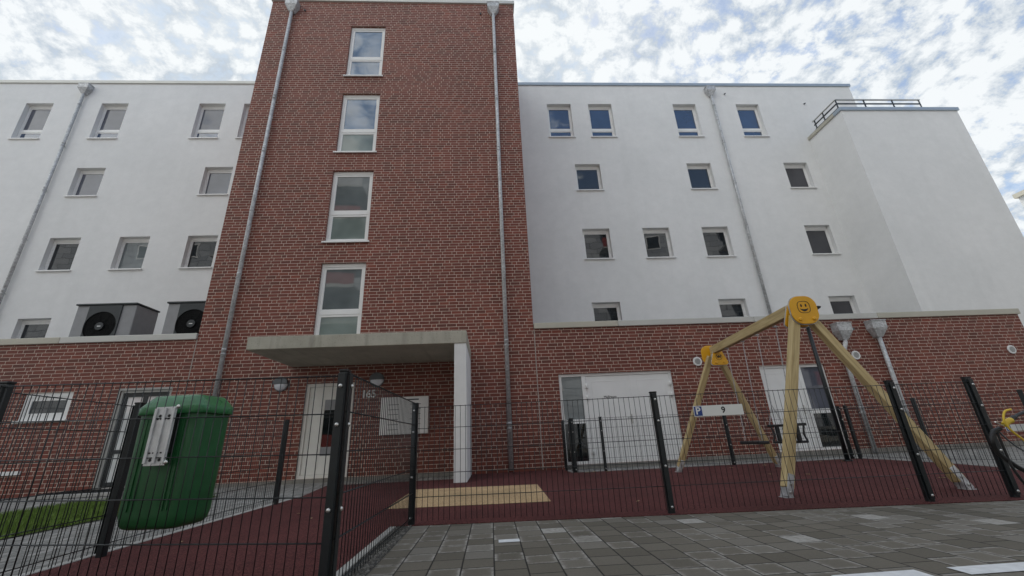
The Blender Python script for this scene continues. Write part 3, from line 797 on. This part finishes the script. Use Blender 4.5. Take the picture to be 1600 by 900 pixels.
# ------------------------------------------------------------------ litter bin on the front left fence
t = thing('litter_bin', 'dark green plastic litter bin hanging on the front left fence', 'bin', (-1.72, 2.55, .34))
def rrect(cx, cy, hx, hy, r, z, n=6):
    pts = []
    for sx, sy, a0 in ((1, 1, 0), (-1, 1, 90), (-1, -1, 180), (1, -1, 270)):
        for k in range(n+1):
            a = rad(a0+90*k/n); pts.append((cx+sx*(hx-r)+r*math.cos(a), cy+sy*(hy-r)+r*math.sin(a), z))
    return pts
bx, by, hx, hy = -1.742, 2.585, .187, .135
rg = []
for z, k, dr in ((.330, .72, .0), (.337, .84, 0), (.355, .92, 0), (.40, .965, 0), (.55, .972, 0), (.75, .985, 0), (.90, 1.0, 0), (.925, 1.0, 0)):
    rg.append(rrect(bx+(1-k)*-.01, by, hx*k, hy*k, .055*k, z))
bo = MB().loft(rg).build('body', M['bin'], t)
rib = MB()
for k in (-.11, -.085, .085, .11): rib.box(bx+k-.004, bx+k+.004, by-hy*.985-.004, by-hy*.9, .42, .88)
rib.build('rib', M['bin'], bo)
rg = []
for z, k, r in ((.905, 1.075, .06), (.910, 1.095, .06), (.945, 1.09, .06), (.952, 1.05, .06), (.965, 1.0, .06), (.995, .86, .055), (1.008, .78, .05), (1.013, .62, .04)):
    rg.append(rrect(bx, by, hx*k, hy*k, r*k, z))
lid = MB().loft(rg).build('lid', M['bin_lid'], t)
rb = MB()
for x in (-.075, .0, .075): rb.loft([[(bx+x-.012+.012*q, by-hy*1.0+.08*q*.6, .955+.052*q), (bx+x+.012-.004*q, by-hy*1.0+.08*q*.6, .955+.052*q), (bx+x+.012-.004*q, by+.02, .962+.052*q), (bx+x-.012+.012*q, by+.02, .962+.052*q)] for q in (0, .5, 1)], sm=False)
rb.build('lid_ridge', M['bin_lid'], lid, bevel=.004)
pl = MB(); yp = 2.402
pl.box(-1.772, -1.652, yp, yp+.004, .640, .940)
for x in (-1.770, -1.719, -1.668): pl.box(x-.001, x+.014, yp-.010, yp, .652, .932)
bk = pl.build('bracket', M['bracket'], t, bevel=.0015)
for x in (-1.738, -1.687):
    for z in (.668, .892): MB().tube([(x, yp-.0005, z), (x, yp-.0025, z)], .008, 10).build('hole', M['ink'], bk)
for k in range(5):
    for z in (.70, .872): MB().box(-1.755+k*.021, -1.745+k*.021, yp-.0022, yp-.0005, z, z+.007).build('hole', M['ink'], bk)
bolts(bk, [(-1.642, yp-.002, .655), (-1.642, yp-.002, .938)], (0, -1, 0))
MB().box(-1.76, -1.665, yp+.005, 2.455, .70, .90).build('mounting_block', M['black'], t)
t.location = (t.location.x-.05, t.location.y+.052, t.location.z); t.rotation_euler = (0, 0, rad(-6.8))

# ------------------------------------------------------------------ swing
SW = thing('swing_set', 'wooden swing frame with yellow smiling end panels in the play area', 'swing', (4.1, 6.2, 0))
AN, AF = Vector((3.94, 4.86, 2.03)), Vector((4.24, 7.56, 2.03))
def wood(name, a, b, w, h, up=(0, 0, 1)):
    """timber with uv running along its length"""
    m = MB(); m.bar(a, b, w, h, up); o = m.build(name, M['wood'], SW, bevel=.008)
    me = o.data; a = Vector(a)-SW.location; d = (Vector(b)-Vector(a)-SW.location).normalized(); uv = me.uv_layers[0]
    s = random.random()*20
    for p in me.polygons:
        n = p.normal; c = n.cross(d)
        for li in p.loop_indices:
            q = me.vertices[me.loops[li].vertex_index].co-a; uv.data[li].uv = (q.dot(d)*.9+s, q.dot(c)*14+s)
    return o
bd = (AF-AN).normalized()
wood('beam', AN-bd*.05+Vector((0, 0, .09)), AF+bd*.05+Vector((0, 0, .09)), .095, .14)
feet = [Vector((3.045, 4.64, .0)), Vector((4.90, 4.50, .0)), Vector((3.44, 8.20, .0)), Vector((5.36, 8.15, .0))]
tops = [AN+Vector((-.075, -.02, -.02)), AN+Vector((.075, -.02, -.02)), AF+Vector((-.075, .02, -.02)), AF+Vector((.075, .02, -.02))]
for f, tp in zip(feet, tops):
    d = (f-tp).normalized(); o = wood('leg', tp, f-d*.10, .095, .095, (0, 1, 0))
    s = MB(); s.bar(f-d*.24, f-d*.005, .066, .112, (0, 1, 0)); so = s.build('steel_shoe', M['zinc'], SW, bevel=.004)
    MB().box(f.x-.045, f.x+.045, f.y-.06, f.y+.06, .006, .012).build('foot_plate', M['zinc'], so)
    e = d.cross(Vector((0, 1, 0))).normalized()
    for q in (-.14, -.06):
        c = f+d*q; g = MB(); g.tube([c-Vector((0, .055, 0)), c-Vector((0, .075, 0))], .014, 8); g.build('bolt', M['steel'], so)
def rsq(w, h, r, top=1., n=8, off=0.):
    """rounded panel outline, wider at the bottom when top < 1"""
    pts = []
    for sx, sy, a0 in ((1, 1, 0), (-1, 1, 90), (-1, -1, 180), (1, -1, 270)):
        ww = w*(top if sy > 0 else 1)
        for k in range(n+1):
            a = rad(a0+90*k/n); pts.append((sx*(ww-r)+r*math.cos(a), sy*(h-r)+r*math.sin(a)+off))
    return pts
def smiley(par, c, U, V):
    c, U, V = Vector(c), Vector(U), Vector(V); fr = (c, U, V)
    n = 40; ring = MB()
    def el(a, k=1.): 
        r = 1/((abs(math.cos(a))**3+abs(math.sin(a))**3)**(1/3)); return (.078*k*r*math.cos(a), .078*k*r*math.sin(a))
    for k in range(n):
        a, b = 2*math.pi*k/n, 2*math.pi*(k+1)/n
        ring.prism([el(a, .93), el(a, 1.), el(b, 1.), el(b, .93)], fr, .0005, .0032)
    ring.build('face_ring', M['ink'], par)
    ey = MB()
    for sx in (-1, 1):
        ey.prism([(sx*.028+.010*math.cos(2*math.pi*k/16), .020+.020*math.sin(2*math.pi*k/16)) for k in range(16)], fr, .0005, .003)
    ey.build('eye', M['ink'], par)
    up = [(x, -.022-.030*(1-(x/.05)**2)*1.15) for x in [-.05+.1*k/14 for k in range(15)]]
    lo = [(x, -.018-.010*(1-(x/.05)**2)) for x in [.05-.1*k/14 for k in range(15)]]
    MB().prism(up+lo, fr, .0005, .003).build('mouth', M['ink'], par)
def panel(c, U, out, face, big=True, plate=True):
    c = Vector(c); U = Vector(U).normalized(); V = Vector((0, 0, 1)); W = U.cross(V)
    w, h = (.165, .18) if big else (.155, .15)
    if plate: MB().prism(rsq(w+.008, h+.008, .135 if big else .05, 1. if big else .5), (c, U, V), -.018, -.005).build('backing_plate', M['zinc'], SW, bevel=.002)
    p = MB().prism(rsq(w, h, .13 if big else .05, 1. if big else .5), (c, U, V), -.004, .014).build('end_panel', M['yellow'], SW, bevel=.005)
    if face: smiley(p, c+W*.014+V*.035, U, V)
    else:
        n = 28; r = MB()
        for k in range(n):
            a, q = 2*math.pi*k/n, 2*math.pi*(k+1)/n
            r.prism([(.052*math.cos(a), .052*math.sin(a)), (.058*math.cos(a), .058*math.sin(a)), (.058*math.cos(q), .058*math.sin(q)), (.052*math.cos(q), .052*math.sin(q))], (c+W*.014, U, V), .0005, .003)
        r.build('emblem_ring', M['ink'], p)
        text_mesh('W', .075, 'emblem_letter', M['ink'], p, c+W*.0165, U, V, .002, .004)
    for sx in (-1, 1):
        q = c+U*sx*(.085 if big else .07)-V*(h*.66); g = MB(); g.tube([q+W*.010, q+W*.026, q+W*.03], [.024, .022, .012], 12); g.build('bolt_cover', M['yellow'], p)
Un = Vector((1, -.07, 0)).normalized(); Wn = Un.cross(Vector((0, 0, 1)))
panel(AN+Wn*.105+Vector((0, 0, .02)), Un, -1, True)
panel(AN-Wn*.085+Vector((0, 0, .0)), Un, 1, False, False)
panel(AF-Wn*.10+Vector((-.03, 0, .02)), -Un, 1, True, plate=False)
panel(AF+Wn*.085+Vector((.03, 0, -.055)), Un, -1, False, False)
for A, s in ((AN, 1), (AF, -1)):
    b = MB(); b.box(-.05, .05, -.05, .05, -.05, .018, mat=Matrix.Translation(A)); b.build('head_bracket', M['zinc'], SW, bevel=.006)

def chain(mb, a, b):
    a, b = Vector(a), Vector(b); n = int((b-a).length/.045); d = (b-a)/n
    for k in range(n):
        p = a+d*k; q = a+d*(k+1.25)
        s = Vector((.007, 0, 0)) if k % 2 else Vector((0, .007, 0))
        mb.tube([p, p+s*.9+d*.2, q+s*.9-d*.2, q], .0028, 5); mb.tube([p, p-s*.9+d*.2, q-s*.9-d*.2, q], .0028, 5)
hang = [(4.187, 7.02), (4.152, 6.48), (4.123, 6.04), (4.091, 5.55)]
for x, y in hang:
    h = MB(); h.tube([(x, y, 2.06), (x, y, 2.03)], .016, 8); h.box(x-.03, x+.03, y-.02, y+.02, 2.038, 2.049); h.tube([(x, y, 2.04), (x+.02, y, 2.015), (x, y, 1.99), (x-.02, y, 2.015), (x, y, 2.04)], .006, 6)
    h.build('swivel_hanger', M['zinc'], SW)
s1 = thing('flat_swing', 'flat black rubber swing seat hanging on chains further from the camera', 'swing seat', (4.11, 6.74, .49))
m = MB(); m.box(4.02, 4.20, 6.48, 6.98, .465, .510); m.build('seat', M['black'], s1, bevel=.012)
m = MB(); chain(m, (4.187, 7.02, 2.0), (4.11, 6.95, .53)); m.build('chain', M['zinc'], s1)
m = MB(); chain(m, (4.152, 6.48, 2.0), (4.11, 6.51, .53)); m.build('chain', M['zinc'], s1)
s2 = thing('toddler_swing', 'black toddler swing seat with guard frame behind the near wooden leg', 'swing seat', (4.06, 5.8, .49))
m = MB(); m.box(3.93, 4.17, 5.60, 6.00, .485, .515); m.build('seat', M['black'], s2, bevel=.012)
for y in (5.60, 6.0):
    m = MB(); m.box(3.92, 4.18, y-.022, y+.022, .70, .735); m.box(4.02, 4.07, y-.018, y+.018, .515, .70); m.tube([(3.95, y, .50), (3.99, y, .60), (3.96, y, .71)], .014, 8)
    m.tube([(4.15, y, .50), (4.12, y, .60), (4.15, y, .71)], .014, 8)
    m.build('side_frame', M['black'], s2, bevel=.006)
for x in (3.94, 4.16):
    m = MB(); m.tube([(x, 5.60, .718), (x, 6.0, .718)], .014, 8); m.build('safety_bar', M['black'], s2)
for (x, y), yy in ((hang[3], 5.60), (hang[2], 6.0)):
    m = MB(); chain(m, (x, y, 2.0), (4.05, yy, 1.0)); chain(m, (4.05, yy, 1.0), (3.95, yy, .74)); chain(m, (4.05, yy, 1.0), (4.15, yy, .74)); m.build('chain', M['zinc'], s2)

# ------------------------------------------------------------------ lamp post
lp = thing('lamp_post', 'slim black lamp post with flat head standing behind the swing frame', 'lamp post', (7.10, 8.62, 0))
MB().tube([(7.10, 8.62, 0), (7.10, 8.62, 3.02)], [.045, .038], 14).build('pole', M['fence'], lp)
MB().tube([(7.10, 8.62, 0), (7.10, 8.62, .03)], .09, 16).build('base_plate', M['fence'], lp)
def sqr(w, z): return [(7.10-w, 8.62-w, z), (7.10+w, 8.62-w, z), (7.10+w, 8.62+w, z), (7.10-w, 8.62+w, z)]
MB().loft([sqr(.05, 3.0), sqr(.24, 3.14), sqr(.25, 3.17), sqr(.22, 3.19)], sm=False).build('lamp_head', M['fence'], lp, bevel=.006)

# ------------------------------------------------------------------ bicycle at the right edge
bk = thing('bicycle', 'bicycle with black bars and looping yellow brake cable at the right edge', 'bicycle', (4.25, 3.0, 0))
def bez(p, n=24):
    """smooth curve through points (Catmull-Rom)"""
    p = [Vector(q) for q in p]; out = []
    P = [p[0]*2-p[1]]+p+[p[-1]*2-p[-2]]
    for i in range(1, len(P)-2):
        for k in range(n//2):
            s = k/(n//2); a, b, c, d = P[i-1:i+3]
            out.append(.5*((2*b)+(c-a)*s+(2*a-5*b+4*c-d)*s*s+(3*b-a-3*c+d)*s**3))
    out.append(p[-1]); return out
Y0 = 3.0
hbr = MB(); hbr.tube(bez([(3.665, Y0-.02, .610), (3.60, Y0-.02, .585), (3.565, Y0-.02, .525), (3.595, Y0, .452), (3.665, Y0+.01, .388), (3.76, Y0+.02, .325), (3.95, Y0+.05, .27)]), .0155, 10); hbr.build('handlebar', M['black'], bk)
g = MB(); g.tube(bez([(3.70, Y0-.03, .632), (3.73, Y0-.03, .652), (3.765, Y0-.03, .662)]), .020, 10); g.build('brake_hood', M['yellow_cable'], bk)
g = MB(); g.tube(bez([(3.75, Y0-.03, .655), (3.82, Y0-.02, .685), (3.95, Y0, .715), (4.10, Y0+.03, .70)]), [.016]*12+[.011]*25, 10); g.build('grip', M['black'], bk)
MB().tube(bez([(3.70, Y0-.03, .632), (3.64, Y0-.06, .632), (3.54, Y0-.11, .656)]), .0045, 8).build('brake_lever', M['steel'], bk)
MB().tube(bez([(3.775, Y0-.05, .735), (3.72, Y0-.05, .722), (3.685, Y0-.05, .665), (3.70, Y0-.05, .605), (3.755, Y0-.05, .54), (3.83, Y0-.04, .485), (4.0, Y0, .44), (4.2, Y0+.03, .50)]), .0068, 8).build('brake_cable', M['yellow_cable'], bk)
MB().tube(bez([(3.655, Y0, .60), (3.655, Y0, .52), (3.655, Y0, .43), (3.655, Y0, .36), (3.70, Y0, .235), (3.80, Y0+.02, .12), (4.05, Y0+.05, .10)]), .0085, 8).build('hose', M['black'], bk)
MB().tube(bez([(3.67, Y0, .59), (3.72, Y0, .52), (3.80, Y0, .45), (3.95, Y0, .38), (4.2, Y0+.03, .36)]), .0055, 8).build('gear_cable', M['lamp_dark'], bk)
for cx in (4.22, 5.10):
    R = .27; w = MB(); w.tube([(cx+R*math.cos(2*math.pi*k/36), Y0+.04, .285+R*math.sin(2*math.pi*k/36)) for k in range(37)], .019, 8, caps=False); wo = w.build('wheel', M['black'], bk)
    s = MB()
    for k in range(16): a = 2*math.pi*k/16; s.tube([(cx, Y0+.04, .285), (cx+R*math.cos(a), Y0+.04, .285+R*math.sin(a))], .0018, 5)
    s.build('spoke', M['steel'], wo)
f = MB()
for a, b in (((4.22, .285), (4.12, .66)), ((4.13, .62), (4.72, .60)), ((4.13, .60), (4.66, .27)), ((4.66, .27), (4.75, .70)), ((4.66, .27), (5.10, .285)), ((4.73, .58), (5.10, .285))):
    f.tube([(a[0], Y0+.04, a[1]), (b[0], Y0+.04, b[1])], .016, 8)
f.build('frame', M['fence'], bk)
m = MB(); m.box(4.65, 4.90, Y0-.02, Y0+.10, .70, .745); m.build('saddle', M['black'], bk, bevel=.02)

# ------------------------------------------------------------------ ground
structure(MB().box(-400, 400, -400, 400, -.30, -.012).build('ground', M['kerb']))
def sheet(name, poly, z, mat): 
    m = MB(); m.face([(x, y, z) for x, y in poly]); return m.build(name, mat, recalc=False)
structure(sheet('path', [(-40, 1.0), (-.84, 1.0), (14, 3.2), (24, 3.2), (24, 10.39), (-40, 10.39)], -.008, M['path']))
structure(sheet('car_park', [(-.725, -14), (30, -14), (30, 1.7), (4.64, 3.82), (-.725, 4.29)], .0, M['pavers']))
structure(sheet('car_park_apron', [(-40, -14), (-.93, -14), (-.93, 1.0), (-40, 1.0)], -.004, M['pavers']))
rub = [(-3.0, 1.2), (-.93, 1.2), (-.93, 4.33), (-.74, 4.28), (4.64, 3.80), (6.66, 5.20), (7.38, 6.1), (7.72, 7.4), (7.86, 9.2), (1.66, 9.32), (1.66, 10.385), (-.46, 10.385), (-.46, 9.28), (-3.3, 9.28), (-3.0, 7.4)]
structure(MB().prism(rub, ((0, 0, 0), (1, 0, 0), (0, 1, 0)), -.05, .006).build('rubber_floor', M['rubber']))
structure(sheet('fall_zone', [(-1.24, 5.40), (.67, 5.28), (.72, 7.28), (-1.26, 7.48)], .0105, M['sand']))
structure(MB().box(-3.07, -3.003, 1.2, 7.3, -.1, .012).build('kerb', M['kerb'], bevel=.008))
k = structure(MB().box(-.926, -.87, 1.0, 4.26, -.1, .010).build('kerb', M['kerb'], bevel=.006))
structure(sheet('gravel_strip', [(-.87, 1.0), (-.725, 1.0), (-.725, 4.29), (-.87, 4.29)], .002, M['gravel']))
for x0, x1 in ((1.62, 2.045), (2.215, 2.72)):
    structure(sheet('parking_line', [(x0, 2.165), (x1, 2.165), (x1, 2.28), (x0, 2.28)], .004, M['paint_white']))
structure(sheet('parking_line', [(.0355, 3.40), (.188, 3.40), (.188, 3.49), (.0355, 3.49)], .004, M['paint_white']))
# gravel pebbles along the fence foot
m = MB()
for i in range(900):
    x = random.uniform(-.865, -.73); y = random.uniform(1.9, 4.27); s = random.uniform(.004, .010)
    a = random.random()*6
    m.loft([[(x+s*math.cos(a+q*1.047)*(1-.35*l)*random.uniform(.8, 1.2), y+s*math.sin(a+q*1.047)*(1-.35*l), .002+s*.9*l) for q in range(6)] for l in (0, .6, 1)], sm=False)
tag(m.build('gravel', M['pebble']), kind='stuff', label='dark gravel along the foot of the fence', cat='gravel')
# lawn strip
structure(sheet('lawn_soil', [(-7.05, -3), (-4.78, -3), (-4.78, 8.3), (-7.0, 8.3)], .002, M['soil']))
m = MB()
for i in range(26000):
    x = random.uniform(-7.0, -4.80); y = random.uniform(3.6, 8.28)
    h = random.uniform(.035, .085); a = random.random()*math.pi; w = .006
    dx, dy = math.cos(a)*w, math.sin(a)*w; lx, ly = random.gauss(0, .02), random.gauss(0, .02)
    m.face([(x-dx, y-dy, 0), (x+dx, y+dy, 0), (x+lx, y+ly, h)])
tag(m.build('grass', M['grass'], recalc=False), kind='stuff', label='strip of lawn between the left path and the wall', cat='grass')
# dry leaves
def leaf(x, y, s, z=.008):
    a = random.random()*6.28; m = MB(); n = 9
    L1 = []
    for k in range(n):
        q = k/(n-1)*2-1; L1.append((q*s, .36*s*math.sqrt(max(0, 1-q*q))*random.uniform(.75, 1.1)))
    pts = L1+[(q, -w) for q, w in reversed(L1[1:-1])]
    top = [(x+u*math.cos(a)-v*math.sin(a), y+u*math.sin(a)+v*math.cos(a), z+.004+.25*s*abs(v/s)+random.uniform(0, .004)) for u, v in pts]
    c = (x, y, z+.003)
    for p, q in zip(top, top[1:]+top[:1]): m.face([c, p, q])
    o = m.build('dry_leaf', M['leaf'], recalc=False)
    return o
LV = [(1.56, 4.9, .04), (2.35, 9.05, .06), (1.95, 9.1, .07), (2.1, 9.16, .06), (2.65, 9.0, .05), (3.62, 8.05, .05), (3.9, 8.2, .05), (4.6, 8.45, .05), (5.35, 8.6, .06), (4.75, 6.6, .05), (4.35, 6.9, .04),
      (6.6, 8.75, .06), (7.0, 8.6, .06), (7.2, 8.7, .06), (6.1, 8.8, .05), (-2.4, 8.95, .05), (-1.9, 5.0, .03), (-2.6, 4.1, .03), (-2.2, 5.4, .03), (4.42, 4.7, .03), (.3, 6.6, .03), (1.1, 6.0, .025), (-.4, 6.2, .02), (5.6, 5.4, .05)]
for x, y, s in LV:
    tag(leaf(x, y, s), 'small curled dry leaf lying on the play area floor', 'leaf', 'dry leaves on the rubber floor')

# ------------------------------------------------------------------ neighbours
nb = thing('neighbour_building', 'pale rendered building whose roof corner shows at the right edge', 'building', (30, 12, 0))
MB().box(26.45, 40, 2, 16.5, 0, 10.9).build('wall', M['neigh'], nb)
MB().box(26.35, 40.1, 1.9, 16.6, 10.9, 11.12).build('roof_edge', M['cap_beige'], nb)
op = thing('opposite_building', 'tall pale balcony block across the car park, mirrored in the windows', 'building', (0, -12, 0))
YO = -12.0
MB().box(-75, 60, -26, YO, 0, 26.0).build('wall', M['opp_wall'], op)
MB().box(-75.2, 60.2, -26.2, YO+.2, 26.0, 26.35).build('roof_edge', M['cap_beige'], op)
for i in range(-8, 9):
    for j in range(8):
        x = i*4.4+.6; z = 1.0+j*3.1
        if i % 3 == 0:
            bo = MB().box(x-1.6, x+1.9, YO-.001, YO+1.5, z-.55, z-.35).build('balcony', M['kerb'], op)
            MB().box(x-1.6, x+1.9, YO+1.45, YO+1.5, z-.349, z+.65).build('parapet_panel', M['opp_red'] if (i+j) % 2 else M['grey_body'], bo)
            MB().box(x-1.0, x+1.2, YO-.001, YO+.07, z-.3, z+1.9).build('balcony_door', M['glass_dark'], op)
        else:
            wo = MB().box(x-.75, x+.75, YO-.005, YO+.05, z, z+1.5).build('window', M['white_pvc'], op)
            MB().box(x-.66, x+.66, YO+.04, YO+.06, z+.09, z+1.41).build('pane', M['glass_dark'], wo)

# ------------------------------------------------------------------ camera (solved from the picture's vanishing points)
f, p, y, r, H = 646.1, .3538, .06336, .04694, .68
fw = Vector((math.cos(p)*math.sin(y), math.cos(p)*math.cos(y), math.sin(p)))
rt = Vector((math.cos(y), -math.sin(y), 0)); dn = -rt.cross(fw)
rt2 = rt*math.cos(r)+dn*math.sin(r); dn2 = -rt*math.sin(r)+dn*math.cos(r)
cam = bpy.data.cameras.new('camera'); co = bpy.data.objects.new('camera', cam); COL.objects.link(co)
up = -dn2; bk_ = -fw
co.matrix_world = Matrix(((rt2.x, up.x, bk_.x, 0), (rt2.y, up.y, bk_.y, 0), (rt2.z, up.z, bk_.z, H), (0, 0, 0, 1)))
cam.sensor_width = 36; cam.lens = f/1600*36; cam.clip_start = .05; cam.clip_end = 2000
sc.camera = co

# ------------------------------------------------------------------ light and sky
SUN_AZ, SUN_EL = -14, 47       # degrees right of +Y, above the horizon: behind the tower
sun = bpy.data.lights.new('sun', 'SUN'); sun.energy = 3.0; sun.angle = rad(.6); sun.color = (1, .965, .91)
so = bpy.data.objects.new('sun', sun); COL.objects.link(so)
sd = Vector((math.sin(rad(SUN_AZ))*math.cos(rad(SUN_EL)), math.cos(rad(SUN_AZ))*math.cos(rad(SUN_EL)), math.sin(rad(SUN_EL))))
so.rotation_euler = (-sd).to_track_quat('-Z', 'Y').to_euler()
w = bpy.data.worlds.new('World'); sc.world = w; w.use_nodes = True
nt = w.node_tree; nt.nodes.clear()
out = nt.nodes.new('ShaderNodeOutputWorld'); bg = nt.nodes.new('ShaderNodeBackground'); L(nt, bg.outputs[0], out.inputs[0])
sky = N(nt, 'ShaderNodeTexSky', sky_type='NISHITA', sun_disc=False, sun_elevation=rad(SUN_EL), sun_rotation=rad(SUN_AZ))
sky.altitude = 50; sky.air_density = 1.0; sky.dust_density = 1.2
tc = nt.nodes.new('ShaderNodeTexCoord'); s = nt.nodes.new('ShaderNodeSeparateXYZ'); L(nt, tc.outputs['Generated'], s.inputs[0])
zz = math_(nt, 'ADD', math_(nt, 'MAXIMUM', s.outputs[2], 0.), .50)
cb = nt.nodes.new('ShaderNodeCombineXYZ'); L(nt, math_(nt, 'DIVIDE', s.outputs[0], zz), cb.inputs[0]); L(nt, math_(nt, 'DIVIDE', s.outputs[1], zz), cb.inputs[1])
pv = cb.outputs[0]
warp = N(nt, 'ShaderNodeTexNoise'); warp.inputs['Scale'].default_value = 3.0; warp.inputs['Detail'].default_value = 3; L(nt, pv, warp.inputs['Vector'])
wv = N(nt, 'ShaderNodeVectorMath', operation='MULTIPLY_ADD'); L(nt, warp.outputs['Color'], wv.inputs[0]); wv.inputs[1].default_value = (.11, .11, 0); L(nt, pv, wv.inputs[2])
puff = noise(nt, wv.outputs[0], 44, 9, .66)
vor = N(nt, 'ShaderNodeTexVoronoi', feature='SMOOTH_F1'); vor.inputs['Scale'].default_value = 32.0; vor.inputs['Smoothness'].default_value = .45; L(nt, wv.outputs[0], vor.inputs['Vector'])
cells = math_(nt, 'SUBTRACT', .62, vor.outputs['Distance'])
big = noise(nt, pv, 3.0, 3)
den = math_(nt, 'ADD', math_(nt, 'MULTIPLY', puff, .95), math_(nt, 'ADD', math_(nt, 'MULTIPLY', cells, .42), math_(nt, 'MULTIPLY', big, .38)))
back = math_(nt, 'MAXIMUM', math_(nt, 'MULTIPLY', s.outputs[1], -1), 0.)
front = math_(nt, 'MAXIMUM', s.outputs[1], 0.)
den = math_(nt, 'ADD', den, math_(nt, 'MULTIPLY', front, .24))
den = math_(nt, 'SUBTRACT', den, math_(nt, 'MULTIPLY', math_(nt, 'MULTIPLY', back, math_(nt, 'ADD', s.outputs[0], .10)), 1.05))
cov = ramp(nt, den, [(.50, .10), (.78, 1)])
shade = math_(nt, 'ADD', math_(nt, 'MULTIPLY', noise(nt, wv.outputs[0], 10, 5, .6), .40), math_(nt, 'MULTIPLY', den, .56))
thick = ramp(nt, shade, [(.48, (1.75, 2.1, 2.5)), (.59, (2.8, 3.1, 3.4)), (.71, (4.4, 4.55, 4.6))])
# unseen sky behind the camera is brightened to put more light on the walls
thick = mixc(nt, 1., thick, ramp(nt, math_(nt, 'MULTIPLY_ADD', s.outputs[1], .5, .5), [(.25, (2.25, 2.22, 2.15)), (.62, 1.)]), 'MULTIPLY')
cov = math_(nt, 'MAXIMUM', cov, math_(nt, 'MULTIPLY', front, 1.05))
colr = mixc(nt, math_(nt, 'MULTIPLY', cov, .96), mixc(nt, 1., sky.outputs[0], (3.9, 4.5, 5.3), 'DARKEN'), thick)
L(nt, colr, bg.inputs[0]); bg.inputs[1].default_value = .10

vs = sc.view_settings
vs.view_transform = 'Standard'; vs.look = 'None'; vs.gamma = 1; vs.use_curve_mapping = False; vs.exposure = 1.1
sc.cycles.use_denoising = True
sc.cycles.max_bounces = 8
